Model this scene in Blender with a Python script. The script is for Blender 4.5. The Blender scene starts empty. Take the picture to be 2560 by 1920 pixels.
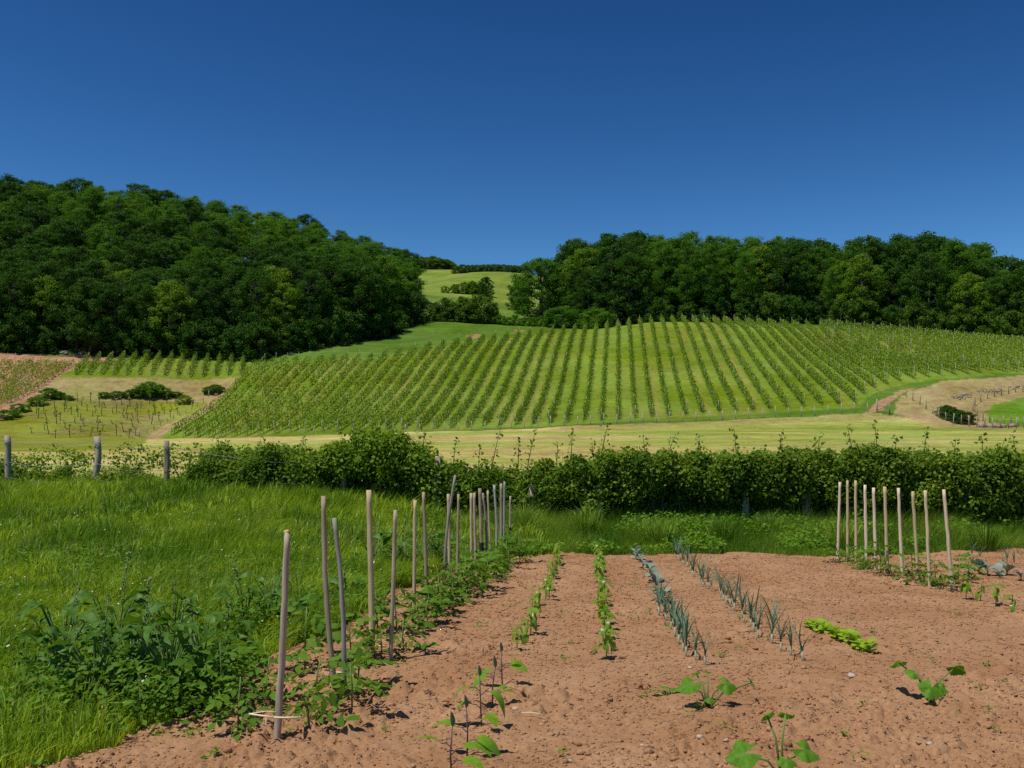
import bpy, math
import numpy as np
from mathutils import Vector, Matrix

# ------------------------------------------------------------------ camera, sky, sun, exposure
F = 984.0; CX = 512.0; HY = 453.7; H0 = 1.65
SUN_ELEV = 66.0; SUN_AZ = -124.0          # azimuth clockwise from +Y (view direction)
scene = bpy.context.scene
COL = scene.collection
cam_d = bpy.data.cameras.new("camera"); cam = bpy.data.objects.new("camera", cam_d); COL.objects.link(cam)
cam_d.sensor_width = 36.0; cam_d.lens = F / 1024 * 36.0
cam_d.shift_y = (HY - 384.0) / 1024.0
cam_d.clip_start = 0.05; cam_d.clip_end = 5000
cam.location = (0, 0, H0); cam.rotation_euler = (math.radians(90), 0, 0)
scene.camera = cam

world = bpy.data.worlds.new("World"); scene.world = world; world.use_nodes = True
wn = world.node_tree.nodes; wl = world.node_tree.links
sky = wn.new("ShaderNodeTexSky"); sky.sky_type = 'NISHITA'; sky.sun_disc = False
sky.sun_elevation = math.radians(SUN_ELEV); sky.sun_rotation = math.radians(SUN_AZ)
sky.altitude = 300; sky.air_density = 1.0; sky.dust_density = 0.25; sky.ozone_density = 3.5
SKY_STRENGTH = 0.135
bg = wn['Background']; bg.inputs['Strength'].default_value = SKY_STRENGTH
sep = wn.new("ShaderNodeSeparateColor"); com = wn.new("ShaderNodeCombineColor"); wl.new(sky.outputs[0], sep.inputs[0])
for i, (mul, pw, top) in enumerate([(.3635, 2.6, 1.1), (.365, 2.15, 2.6), (.3462, 2.05, 5.5)]):   # deep polarised blue
    x = sep.outputs[i]
    for op, v in (('MULTIPLY', mul), ('POWER', pw), ('MINIMUM', top)):
        n = wn.new("ShaderNodeMath"); n.operation = op; n.inputs[1].default_value = v; wl.new(x, n.inputs[0]); x = n.outputs[0]
    wl.new(x, com.inputs[i])
wl.new(com.outputs[0], bg.inputs['Color'])

sd = bpy.data.lights.new("sun", 'SUN'); so = bpy.data.objects.new("sun", sd); COL.objects.link(so)
sd.energy = 4.0; sd.angle = math.radians(0.53); sd.color = (1.0, 0.95, 0.87)
se, sa = math.radians(SUN_ELEV), math.radians(SUN_AZ)
to_sun = Vector((math.sin(sa) * math.cos(se), math.cos(sa) * math.cos(se), math.sin(se)))
so.rotation_euler = (-to_sun).to_track_quat('-Z', 'Y').to_euler(); so.location = to_sun * 100

scene.view_settings.view_transform = 'Standard'; scene.view_settings.look = 'None'
scene.view_settings.exposure = 0.1; scene.view_settings.gamma = 1.0
scene.view_settings.use_curve_mapping = False
scene.render.engine = 'CYCLES'
scene.cycles.max_bounces = 6; scene.cycles.diffuse_bounces = 3; scene.cycles.glossy_bounces = 2
scene.cycles.transmission_bounces = 4; scene.cycles.transparent_max_bounces = 4
scene.cycles.use_denoising = False
scene.cycles.caustics_reflective = False; scene.cycles.caustics_refractive = False
scene.cycles.sample_clamp_indirect = 6.0

# ------------------------------------------------------------------ helpers
RNG = np.random.default_rng(7)

def _hash(i, j, seed):
    i = (i.astype(np.int64) & 0xffffffff); j = (j.astype(np.int64) & 0xffffffff)
    h = (i * 374761393 + j * 668265263 + seed * 974711) & 0xffffffff
    h = ((h ^ (h >> 13)) * 1274126177) & 0xffffffff
    h = ((h ^ (h >> 16)) * 2246822519) & 0xffffffff
    return (h ^ (h >> 15)).astype(np.float64) / 4294967295.0

def vnoise(x, y, seed=0):
    xi = np.floor(x); yi = np.floor(y); fx = x - xi; fy = y - yi
    fx = fx * fx * (3 - 2 * fx); fy = fy * fy * (3 - 2 * fy)
    a = _hash(xi, yi, seed); b = _hash(xi + 1, yi, seed); c = _hash(xi, yi + 1, seed); d = _hash(xi + 1, yi + 1, seed)
    return (a * (1 - fx) + b * fx) * (1 - fy) + (c * (1 - fx) + d * fx) * fy

def fbm(x, y, seed=0, oct=4):
    s = 0; a = 0.5; t = 0
    for o in range(oct):
        s = s + a * vnoise(x, y, seed + o * 17); t += a; x = x * 2.03 + 5.1; y = y * 2.03 + 3.7; a *= 0.5
    return s / t

def clod_field(x, y, cell, seed, prob=0.7):
    gx = x / cell; gy = y / cell; xi = np.floor(gx); yi = np.floor(gy); out = np.zeros_like(x)
    for di in (-1, 0, 1):
        for dj in (-1, 0, 1):
            ci, cj = xi + di, yi + dj
            px = ci + _hash(ci, cj, seed); py = cj + _hash(ci, cj, seed + 1)
            r = (0.25 + 0.45 * _hash(ci, cj, seed + 2)) * (_hash(ci, cj, seed + 3) < prob)
            d2 = (gx - px) ** 2 + (gy - py) ** 2
            out = np.maximum(out, np.sqrt(np.maximum(0, r * r - d2)))
    return out * cell

def sstep(a, b, x):
    t = np.clip((x - a) / (b - a), 0, 1); return t * t * (3 - 2 * t)

def mesh_np(name, V, Fa, smooth=False):
    """V (n,3); Fa (m,k) array of faces all with k corners."""
    me = bpy.data.meshes.new(name); V = np.ascontiguousarray(V, dtype=np.float32); Fa = np.ascontiguousarray(Fa, dtype=np.int32)
    m, k = Fa.shape
    me.vertices.add(len(V)); me.vertices.foreach_set("co", V.ravel())
    me.loops.add(m * k); me.loops.foreach_set("vertex_index", Fa.ravel())
    me.polygons.add(m); me.polygons.foreach_set("loop_start", np.arange(0, m * k, k, dtype=np.int32))
    try: me.polygons.foreach_set("loop_total", np.full(m, k, dtype=np.int32))
    except Exception: pass
    if smooth: me.polygons.foreach_set("use_smooth", np.ones(m, dtype=bool))
    me.update(calc_edges=True); me.validate()
    return me

def link(o, parent=None):
    COL.objects.link(o)
    if parent is not None: o.parent = parent
    return o

def mobj(name, me, mat=None, parent=None):
    if mat is not None and len(me.materials) == 0: me.materials.append(mat)
    return link(bpy.data.objects.new(name, me), parent)

def tag(o, label=None, cat=None, group=None, kind=None):
    if label: o["label"] = label
    if cat: o["category"] = cat
    if group: o["group"] = group
    if kind: o["kind"] = kind
    return o

def thing(name, label, cat, loc, group=None, rz=0.0):
    o = bpy.data.objects.new(name, None); o.empty_display_size = 0.2; link(o)
    o.location = loc; o.rotation_euler = (0, 0, rz)
    return tag(o, label, cat, group)

def ordn(n):
    w = {1: 'first', 2: 'second', 3: 'third', 4: 'fourth', 5: 'fifth', 6: 'sixth', 7: 'seventh', 8: 'eighth', 9: 'ninth', 10: 'tenth'}
    if n in w: return w[n]
    s = 'th' if 10 < n % 100 < 14 else {1: 'st', 2: 'nd', 3: 'rd'}.get(n % 10, 'th')
    return f"{n}{s}"

class MB:
    """collects triangles"""
    def __init__(s): s.v = []; s.f = []; s.n = 0; s.mi = []
    def add(s, V, Fa, m=0):
        s.v.append(np.asarray(V, float)); s.f.append(np.asarray(Fa, np.int64) + s.n); s.n += len(V); s.mi.append(np.full(len(Fa), m, np.int32)); return s
    def mesh(s, name, smooth=False, mats=None):
        me = mesh_np(name, np.vstack(s.v), np.vstack(s.f), smooth)
        if mats:
            for m in mats: me.materials.append(m)
            mi = np.concatenate(s.mi)
            if len(mats) > 1 and len(me.polygons) == len(mi): me.polygons.foreach_set("material_index", mi)
        return me

def tube(path, rad, sides=6, rng=None, wob=0.0, cap=True):
    path = np.asarray(path, float); n = len(path); rad = np.broadcast_to(np.asarray(rad, float), (n,))
    t = np.gradient(path, axis=0); t /= np.linalg.norm(t, axis=1)[:, None] + 1e-9
    ref = np.where(np.abs(t[:, 2:3]) > 0.9, np.array([[1.0, 0, 0]]), np.array([[0, 0, 1.0]]))
    a = np.cross(t, ref); a /= np.linalg.norm(a, axis=1)[:, None] + 1e-9; b = np.cross(t, a)
    th = np.arange(sides) / sides * 2 * np.pi
    rr = rad[:, None] * (1 + (wob * (rng.random((n, sides)) - 0.5) * 2 if rng is not None else 0))
    V = path[:, None, :] + rr[..., None] * (np.cos(th)[None, :, None] * a[:, None, :] + np.sin(th)[None, :, None] * b[:, None, :])
    V = V.reshape(-1, 3); Fs = []
    for i in range(n - 1):
        for j in range(sides):
            p = i * sides + j; q = i * sides + (j + 1) % sides
            Fs += [(p, q, q + sides), (p, q + sides, p + sides)]
    if cap:
        V = np.vstack([V, path[-1:], path[:1]]); c = n * sides
        for j in range(sides):
            Fs += [((n - 1) * sides + j, (n - 1) * sides + (j + 1) % sides, c), ((j + 1) % sides, j, c + 1)]
    return V, np.array(Fs)

def norm(a): return a / (np.linalg.norm(a, axis=-1, keepdims=True) + 1e-9)

def diamonds(pos, nrm, axis, L, W, fold=0.12):
    """leaf diamonds folded along their midrib: 4 verts, 2 tris each"""
    nrm = norm(nrm); axis = norm(axis - nrm * np.sum(axis * nrm, 1, keepdims=True)); side = np.cross(nrm, axis)
    L = np.broadcast_to(L, (len(pos),))[:, None]; W = np.broadcast_to(W, (len(pos),))[:, None]
    v0 = pos - axis * L * .5; v2 = pos + axis * L * .5
    v1 = pos - axis * L * .08 + side * W * .5 + nrm * W * fold; v3 = pos - axis * L * .08 - side * W * .5 + nrm * W * fold
    V = np.stack([v0, v1, v2, v3], 1).reshape(-1, 3); b = np.arange(len(pos))[:, None] * 4
    Fa = np.stack([b + [[0, 2, 1]], b + [[0, 3, 2]]], 1).reshape(-1, 3)
    return V, Fa

def blob_leaves(rng, C, R, n, L, shell=0.35, up=0.35, flat=1.0, aspect=0.62, jit=0.7):
    """leaves on the shells of many small blobs; C (b,3), R (b,) radii"""
    C = np.repeat(C, n, 0); R = np.repeat(R, n)
    d = rng.normal(size=(len(C), 3)); d[:, 2] += 0.25; d = norm(d)
    r = R * (1 - shell * rng.random(len(C)) ** 1.3)
    s = np.array([1, 1, flat]); P = C + d * r[:, None] * s
    nr = d + rng.normal(size=d.shape) * jit + np.array([0, 0, up])
    ln = L * rng.uniform(0.6, 1.25, len(C))
    return diamonds(P, nr, rng.normal(size=d.shape), ln, ln * aspect)

def blades(P, h, w, lean, curl, rng, simple=False):
    """grass: P base points; lean direction unit (n,2) times amount"""
    n = len(P); ang = rng.random(n) * 2 * np.pi; s = np.stack([np.cos(ang), np.sin(ang), np.zeros(n)], 1) * (w * .5)[:, None]
    l3 = np.concatenate([lean, np.zeros((n, 1))], 1); z = np.array([0, 0, 1.0])
    tip = P + l3 * h[:, None] + z * (h * (1 - curl))[:, None]
    if simple:
        V = np.stack([P - s, P + s, tip], 1).reshape(-1, 3); return V, np.arange(n * 3).reshape(-1, 3)
    mid = P + l3 * (h * .3)[:, None] + z * (h * .58)[:, None]
    V = np.stack([P - s, P + s, mid - s * .8, mid + s * .8, tip], 1).reshape(-1, 3); b = np.arange(n)[:, None] * 5
    return V, np.stack([b + [[0, 1, 3]], b + [[0, 3, 2]], b + [[2, 3, 4]]], 1).reshape(-1, 3)

# ------------------------------------------------------------------ materials
def newmat(name):
    m = bpy.data.materials.new(name); m.use_nodes = True; nt = m.node_tree
    for n in list(nt.nodes): nt.nodes.remove(n)
    return m, nt.nodes, nt.links

def leaf_mat(name, c1, c2, trans=0.35, rough=0.6, spec=0.12, obj=0.5, tcol=None, noise=None):
    """c1..c2 picked per leaf and per object; front reflects, light also passes through"""
    m, N, L = newmat(name)
    geo = N.new("ShaderNodeNewGeometry"); oi = N.new("ShaderNodeObjectInfo")
    mx = N.new("ShaderNodeMix"); mx.data_type = 'FLOAT'; mx.inputs[0].default_value = obj
    L.new(geo.outputs['Random Per Island'], mx.inputs[2]); L.new(oi.outputs['Random'], mx.inputs[3])
    fac = mx.outputs[0]
    if noise:
        tc = N.new("ShaderNodeNewGeometry"); nz = N.new("ShaderNodeTexNoise"); nz.inputs['Scale'].default_value = noise; nz.inputs['Detail'].default_value = 3
        L.new(tc.outputs['Position'], nz.inputs['Vector'])
        m2 = N.new("ShaderNodeMix"); m2.data_type = 'FLOAT'; m2.inputs[0].default_value = 0.6
        rmp = N.new("ShaderNodeMapRange"); rmp.inputs[1].default_value = .35; rmp.inputs[2].default_value = .65
        L.new(nz.outputs['Fac'], rmp.inputs[0]); L.new(fac, m2.inputs[2]); L.new(rmp.outputs[0], m2.inputs[3]); fac = m2.outputs[0]
    cm = N.new("ShaderNodeMix"); cm.data_type = 'RGBA'; cm.inputs[6].default_value = (*c1, 1); cm.inputs[7].default_value = (*c2, 1)
    L.new(fac, cm.inputs[0])
    p = N.new("ShaderNodeBsdfPrincipled"); p.inputs['Roughness'].default_value = rough; p.inputs['Specular IOR Level'].default_value = spec
    L.new(cm.outputs[2], p.inputs['Base Color'])
    t = N.new("ShaderNodeBsdfTranslucent")
    tm = N.new("ShaderNodeMix"); tm.data_type = 'RGBA'; tm.blend_type = 'MULTIPLY'; tm.inputs[0].default_value = 1.0
    L.new(cm.outputs[2], tm.inputs[6]); tm.inputs[7].default_value = (*(tcol or (1.5, 1.35, 0.6)), 1); L.new(tm.outputs[2], t.inputs['Color'])
    ms = N.new("ShaderNodeMixShader"); ms.inputs[0].default_value = trans
    L.new(p.outputs[0], ms.inputs[1]); L.new(t.outputs[0], ms.inputs[2])
    o = N.new("ShaderNodeOutputMaterial"); L.new(ms.outputs[0], o.inputs['Surface'])
    return m

def wood_mat(name, c1, c2, scale=(40, 40, 3), rough=0.85, bump=0.4):
    m, N, L = newmat(name)
    tc = N.new("ShaderNodeTexCoord"); mp = N.new("ShaderNodeMapping"); mp.inputs['Scale'].default_value = scale
    oi = N.new("ShaderNodeObjectInfo"); ad = N.new("ShaderNodeVectorMath"); ad.operation = 'ADD'
    L.new(tc.outputs['Object'], ad.inputs[0]); L.new(oi.outputs['Random'], ad.inputs[1]); L.new(ad.outputs[0], mp.inputs[0])
    nz = N.new("ShaderNodeTexNoise"); nz.inputs['Scale'].default_value = 1.0; nz.inputs['Detail'].default_value = 6; nz.inputs['Roughness'].default_value = .7
    L.new(mp.outputs[0], nz.inputs['Vector'])
    rp = N.new("ShaderNodeMapRange"); rp.inputs[1].default_value = .3; rp.inputs[2].default_value = .7; L.new(nz.outputs['Fac'], rp.inputs[0])
    cm = N.new("ShaderNodeMix"); cm.data_type = 'RGBA'; cm.inputs[6].default_value = (*c1, 1); cm.inputs[7].default_value = (*c2, 1); L.new(rp.outputs[0], cm.inputs[0])
    hv = N.new("ShaderNodeHueSaturation"); vr = N.new("ShaderNodeMapRange"); vr.inputs[3].default_value = .75; vr.inputs[4].default_value = 1.15
    sr = N.new("ShaderNodeMapRange"); sr.inputs[3].default_value = 1.15; sr.inputs[4].default_value = .75
    L.new(oi.outputs['Random'], vr.inputs[0]); L.new(oi.outputs['Random'], sr.inputs[0]); L.new(vr.outputs[0], hv.inputs['Value']); L.new(sr.outputs[0], hv.inputs['Saturation'])
    L.new(cm.outputs[2], hv.inputs['Color'])
    p = N.new("ShaderNodeBsdfPrincipled"); p.inputs['Roughness'].default_value = rough; p.inputs['Specular IOR Level'].default_value = .2
    L.new(hv.outputs[0], p.inputs['Base Color'])
    bp = N.new("ShaderNodeBump"); bp.inputs['Strength'].default_value = bump; bp.inputs['Distance'].default_value = .01
    L.new(nz.outputs['Fac'], bp.inputs['Height']); L.new(bp.outputs[0], p.inputs['Normal'])
    o = N.new("ShaderNodeOutputMaterial"); L.new(p.outputs[0], o.inputs['Surface'])
    return m

def soil_mat(name, c1, c2, c3, attr=None):
    m, N, L = newmat(name)
    g = N.new("ShaderNodeNewGeometry")
    n1 = N.new("ShaderNodeTexNoise"); n1.inputs['Scale'].default_value = 1.1; n1.inputs['Detail'].default_value = 5
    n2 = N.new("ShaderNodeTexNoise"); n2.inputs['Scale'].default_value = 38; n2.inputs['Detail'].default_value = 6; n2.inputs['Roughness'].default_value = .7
    L.new(g.outputs['Position'], n1.inputs['Vector']); L.new(g.outputs['Position'], n2.inputs['Vector'])
    r1 = N.new("ShaderNodeMapRange"); r1.inputs[1].default_value = .35; r1.inputs[2].default_value = .68; L.new(n1.outputs['Fac'], r1.inputs[0])
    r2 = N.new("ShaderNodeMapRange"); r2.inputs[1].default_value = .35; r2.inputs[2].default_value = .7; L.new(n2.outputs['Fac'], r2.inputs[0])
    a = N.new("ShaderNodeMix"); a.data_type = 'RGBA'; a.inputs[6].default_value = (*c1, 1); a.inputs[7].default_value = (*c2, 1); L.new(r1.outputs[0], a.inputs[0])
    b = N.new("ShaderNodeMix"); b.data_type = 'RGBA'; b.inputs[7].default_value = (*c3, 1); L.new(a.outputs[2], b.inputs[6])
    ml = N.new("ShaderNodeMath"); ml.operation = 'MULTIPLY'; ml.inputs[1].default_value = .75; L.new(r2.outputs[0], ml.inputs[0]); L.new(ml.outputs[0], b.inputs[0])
    p = N.new("ShaderNodeBsdfPrincipled"); p.inputs['Roughness'].default_value = .95; p.inputs['Specular IOR Level'].default_value = .1
    hv = N.new("ShaderNodeHueSaturation"); ri = N.new("ShaderNodeMapRange"); ri.inputs[3].default_value = .82; ri.inputs[4].default_value = 1.15
    L.new(g.outputs['Random Per Island'], ri.inputs[0]); L.new(ri.outputs[0], hv.inputs['Value']); L.new(b.outputs[2], hv.inputs['Color'])
    L.new(hv.outputs[0], p.inputs['Base Color'])
    bp = N.new("ShaderNodeBump"); bp.inputs['Strength'].default_value = .9; bp.inputs['Distance'].default_value = .014
    L.new(n2.outputs['Fac'], bp.inputs['Height']); L.new(bp.outputs[0], p.inputs['Normal'])
    o = N.new("ShaderNodeOutputMaterial"); L.new(p.outputs[0], o.inputs['Surface'])
    return m

def plain_mat(name, c, rough=.7, spec=.3, metal=0.0):
    m, N, L = newmat(name); p = N.new("ShaderNodeBsdfPrincipled")
    nz = N.new("ShaderNodeTexNoise"); nz.inputs['Scale'].default_value = 25; nz.inputs['Detail'].default_value = 4
    cm = N.new("ShaderNodeMix"); cm.data_type = 'RGBA'; cm.inputs[6].default_value = (*[x * .75 for x in c], 1); cm.inputs[7].default_value = (*[min(1, x * 1.2) for x in c], 1)
    L.new(nz.outputs['Fac'], cm.inputs[0]); L.new(cm.outputs[2], p.inputs['Base Color'])
    p.inputs['Roughness'].default_value = rough; p.inputs['Specular IOR Level'].default_value = spec; p.inputs['Metallic'].default_value = metal
    o = N.new("ShaderNodeOutputMaterial"); L.new(p.outputs[0], o.inputs['Surface']); return m

M = {
 'oak':     leaf_mat("leaf_oak", (0.024, 0.078, 0.007), (0.064, 0.15, 0.013), .30, obj=.45),
 'locust':  leaf_mat("leaf_locust", (0.058, 0.165, 0.009), (0.115, 0.245, 0.018), .38, obj=.45),
 'lime':    leaf_mat("leaf_pale", (0.095, 0.2, 0.012), (0.17, 0.28, 0.022), .38, obj=.4),
 'shrub':   leaf_mat("leaf_shrub", (0.05, 0.12, 0.01), (0.115, 0.205, 0.018), .32, obj=.35),
 'hedge':   leaf_mat("leaf_hedge", (0.06, 0.145, 0.01), (0.22, 0.32, 0.03), .38, obj=.1, noise=1.3),
 'bramble': leaf_mat("leaf_bramble", (0.085, 0.185, 0.01), (0.26, 0.375, 0.032), .40, obj=.1, noise=1.7),
 'vine':    leaf_mat("leaf_vine", (0.08, 0.18, 0.01), (0.285, 0.385, 0.045), .36, obj=.15),
 'vine2':   leaf_mat("leaf_vine_bright", (0.11, 0.215, 0.012), (0.33, 0.42, 0.05), .36, obj=.15),
 'grass':   leaf_mat("grass_blade", (0.055, 0.18, 0.008), (0.37, 0.49, 0.036), .32, rough=.45, obj=0, noise=.7),
 'grass2':  leaf_mat("grass_blade_long", (0.065, 0.19, 0.016), (0.3, 0.42, 0.055), .32, rough=.45, obj=0, noise=.9),
 'dryblade':leaf_mat("dry_blade", (.28, .24, .09), (.42, .36, .17), .2, obj=0),
 'weed':    leaf_mat("leaf_weed", (0.07, 0.2, 0.012), (0.21, 0.35, 0.03), .35, obj=.3),
 'dock':    leaf_mat("leaf_dock", (0.04, 0.12, 0.01), (0.12, 0.24, 0.026), .30, rough=.5, spec=.24, obj=.5, noise=22),
 'tomato':  leaf_mat("leaf_tomato", (0.055, 0.15, 0.01), (0.15, 0.275, 0.024), .35, obj=.6),
 'pepper':  leaf_mat("leaf_pepper", (0.14, 0.29, 0.016), (0.24, 0.4, 0.03), .45, rough=.35, spec=.5, obj=.6),
 'leek':    leaf_mat("leaf_leek", (0.07, 0.15, 0.095), (0.15, 0.24, 0.14), .18, rough=.4, obj=.6, tcol=(1.2, 1.3, .7)),
 'leek_st': leaf_mat("stem_leek", (.30, .36, .20), (.42, .45, .30), .1, obj=.6),
 'cabbage': leaf_mat("leaf_cabbage", (0.17, 0.255, 0.185), (0.31, 0.37, 0.28), .2, rough=.5, obj=.6, tcol=(1.1, 1.2, .9)),
 'cabbage2':leaf_mat("leaf_cabbage_purple", (0.12, 0.12, 0.15), (0.22, 0.24, 0.24), .2, rough=.5, obj=.6, tcol=(1.1, 1, .9)),
 'lettuce': leaf_mat("leaf_lettuce", (.260, .430, .030), (.380, .550, .050), .45, rough=.4, obj=.6),
 'squash':  leaf_mat("leaf_squash", (0.085, 0.24, 0.016), (0.15, 0.33, 0.028), .40, rough=.5, obj=.4, noise=40),
 'eggplant':leaf_mat("leaf_eggplant", (0.13, 0.29, 0.018), (0.22, 0.4, 0.034), .40, rough=.45, obj=.4, noise=45),
 'eggtop':  leaf_mat("leaf_eggplant_young", (.060, .090, .060), (.090, .120, .070), .2, obj=.6),
 'purplest':plain_mat("stem_purple", (.10, .065, .075), .6),
 'greenst': plain_mat("stem_green", (.14, .22, .05), .6),
 'bark':    wood_mat("bark", (.055, .042, .030), (.16, .13, .10), (12, 12, 2)),
 'stake':   wood_mat("weathered_stake", (.24, .170, .090), (.55, .43, .265), (60, 60, 2.5)),
 'stakegrey': wood_mat("grey_stake", (.22, .19, .155), (.50, .45, .38), (60, 60, 2.5)),
 'stakepale': wood_mat("pale_stake", (.50, .38, .20), (.80, .66, .40), (50, 50, 2.5)),
 'tar':     plain_mat("charred_wood", (.03, .028, .026), .8),
 'cutwood': plain_mat("fresh_cut_wood", (.62, .42, .16), .8),
 'post':    wood_mat("old_post", (.20, .140, .085), (.48, .37, .25), (30, 30, 2.5)),
 'vinepost':plain_mat("vine_post", (.40, .365, .30), .85),
 'stemdark':plain_mat("vine_stem", (.06, .045, .035), .9),
 'wire':    plain_mat("fence_wire", (.22, .21, .20), .5, .4, .6),
 'raffia':  plain_mat("raffia", (.78, .66, .42), .7),
 'stone':   plain_mat("stone", (.46, .36, .27), .85),
 'greystone': plain_mat("grey_stone", (.24, .21, .18), .85),
 'deadleaf':plain_mat("dead_leaf", (.27, .10, .045), .8),
 'sorrel':  plain_mat("dock_seed", (.16, .085, .04), .9),
 'flower':  plain_mat("pale_flower", (.55, .52, .34), .8),
 'yflower': plain_mat("yellow_flower", (.80, .62, .12), .7),
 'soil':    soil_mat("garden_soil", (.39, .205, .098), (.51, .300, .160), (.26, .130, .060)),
}
# ------------------------------------------------------------------ the lie of the land
S_ROW = (618 - CX) / F                      # vine rows run along X = S_ROW*Y + 2k
ROW_B = {-30: 128.5, -29: 128, -26: 124.5, -22: 120.5, -14: 118.7, -10: 117.4, -6: 115.2, -3: 114, 0: 115, 3: 116.8, 8: 117, 12: 116.3, 14: 116, 15: 120, 16: 122.8, 18: 125.7, 20: 127, 22: 128.5, 24: 130.5}
ROW_T = {-30: 161.5, -29: 161.5, -25: 159.7, -20: 160, -18: 163, -16: 168, -14: 173, -12: 176, -8: 180, -4: 184, 0: 184, 3: 181, 5: 184, 9: 185.5, 11: 186, 14: 182.8, 16: 181, 18: 175, 20: 169.7, 22: 159.8, 23: 152.4, 24: 144}
def rowv(d, k): ks = sorted(d); return float(np.interp(k, ks, [d[i] for i in ks]))

cps = []                                     # control points (X, Y, Z)
def cp(px, py, Y): cps.append(((px - CX) * Y / F, Y, H0 + (HY - py) * Y / F))
def cz(px, Y, Z): cps.append(((px - CX) * Y / F, Y, Z))
for k, py in {-29: 434.5, -20: 432, -14: 429.8, -10: 428.3, -6: 424.7, -3: 422.5, 0: 419.7, 3: 416, 6: 411.6, 8: 409.8, 10: 408, 12: 405.2, 14: 402.5, 16: 388, 18: 381, 20: 377, 22: 374.5, 24: 372.7}.items():
    Y = rowv(ROW_B, k); cps.append((S_ROW * Y + 2 * k, Y, H0 + (HY - py) * Y / F))
for k, py in {-29: 363, -25: 361, -20: 359, -18: 353.5, -16: 347.5, -14: 343, -12: 340, -8: 335, -4: 331, 0: 327, 3: 322.5, 5: 322, 9: 322.5, 11: 323.5, 14: 325, 16: 326, 18: 329.5, 20: 338, 22: 347, 24: 364}.items():
    Y = rowv(ROW_T, k); cps.append((S_ROW * Y + 2 * k, Y, H0 + (HY - py) * Y / F))
for a in [(142, 445, 123), (300, 438, 116), (416, 433.4, 113), (539, 428.3, 111), (651, 423.3, 110.5), (775, 418, 111), (876, 413.4, 112),
          (905, 410, 112), (978, 425, 104), (1024, 427, 102), (1024, 396, 120), (982, 407, 114), (941, 409, 113), (1024, 376, 129), (941, 382, 124), (905, 397, 117),
          (1150, 376, 129), (1150, 427, 102), (1024, 345, 165), (1150, 356, 162), (900, 333, 177),
          (75, 375.3, 154), (150, 375.3, 154), (240, 374.5, 154), (88, 361, 163), (240, 361.5, 163), (0, 357, 163),
          (20, 440, 118), (20, 406, 138), (100, 399, 146), (200, 398.5, 147), (100, 440, 118), (100, 420, 130), (52, 382, 152), (0, 415, 133), (-100, 415, 133), (-100, 357, 163)]: cp(*a)
for px in (-420, -100, 100, 260):
    cz(px, 28, .85); cz(px, 40, 1.3); cz(px, 60, 2.0); cz(px, 90, 3.0)
for px in (450, 650, 850, 1050, 1400):
    cz(px, 28, .75); cz(px, 40, 1.55); cz(px, 60, 2.55); cz(px, 85, 3.6)
for a in [(-420, 120, 4), (-420, 165, 18), (-420, 230, 53), (-420, 300, 55), (1400, 102, 4.5), (1400, 130, 12), (1400, 165, 16), (1400, 230, 18), (1400, 400, 30),
          (-60, 172, 21), (60, 172, 21), (180, 172, 21), (280, 172, 21.5), (370, 182, 24), (60, 205, 41), (200, 205, 38), (320, 205, 33), (390, 205, 30.0), (425, 205, 29.0),
          (-40, 232, 53), (60, 232, 53), (150, 230, 50), (250, 225, 45), (330, 222, 39.5), (390, 222, 34),
          (60, 300, 56), (250, 300, 52), (380, 300, 46),
          (440, 198, 28.2), (520, 196, 27.2), (600, 192, 26.2), (440, 230, 35.5), (500, 230, 35), (560, 230, 33), (440, 262, 44.5), (500, 262, 43), (560, 262, 40),
          (430, 300, 53.5), (500, 300, 53), (560, 300, 50), (470, 330, 62.0), (540, 330, 61), (440, 400, 77), (490, 400, 74), (530, 400, 70), (600, 400, 66), (470, 520, 80),
          (620, 196, 27.2), (700, 200, 28), (800, 196, 27.5), (900, 188, 24.5), (1024, 178, 20.5), (1150, 176, 18.5),
          (620, 240, 29), (750, 240, 28.5), (900, 235, 26), (1024, 230, 22), (1150, 230, 20), (700, 320, 36), (1000, 320, 26)]: cz(*a)
CPS = np.array(cps); SC = 60.0
def _phi(r2): return 0.5 * r2 * np.log(np.maximum(r2, 1e-12))
def _fit():
    q = CPS[:, :2] / SC; n = len(q); r2 = ((q[:, None] - q[None]) ** 2).sum(-1)
    A = np.zeros((n + 3, n + 3)); A[:n, :n] = _phi(r2) + np.eye(n) * 0.0015
    A[:n, n] = 1; A[:n, n + 1:] = q; A[n:, :n] = A[:n, n:].T
    return np.linalg.solve(A, np.concatenate([CPS[:, 2], np.zeros(3)]))
WTS = _fit()
def h_far(X, Y):
    X = np.asarray(X, float); Y = np.asarray(Y, float); sh = X.shape; q = np.stack([X.ravel(), Y.ravel()], 1) / SC; out = np.empty(len(q)); c = CPS[:, :2] / SC; n = len(c)
    for s in range(0, len(q), 20000):
        b = q[s:s + 20000]; r2 = ((b[:, None] - c[None]) ** 2).sum(-1)
        out[s:s + 20000] = _phi(r2) @ WTS[:n] + WTS[n] + b @ WTS[n + 1:]
    return out.reshape(sh)
def h_near(X, Y):
    left = sstep(1.0, -5.5, X + 0.10 * (20 - Y))
    z = 0.28 * sstep(16.6, 20.5, Y) + left * (0.62 * sstep(9, 21, Y)) + 0.10 * sstep(21, 26, Y)
    return z
def ground_z(X, Y):
    X = np.atleast_1d(np.asarray(X, float)); Y = np.atleast_1d(np.asarray(Y, float))
    zn = h_near(X, Y); b = sstep(21.5, 32, Y); z = zn.copy(); k = b > 0
    if k.any():
        Yc = np.minimum(Y[k], 520.0); Xc = np.clip(X[k], -170 - 0.2 * Yc, 170 + .2 * Yc)
        z[k] = zn[k] * (1 - b[k]) + h_far(Xc, Yc) * b[k]
    return z
def gz(x, y): return float(ground_z([x], [y])[0])
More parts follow.
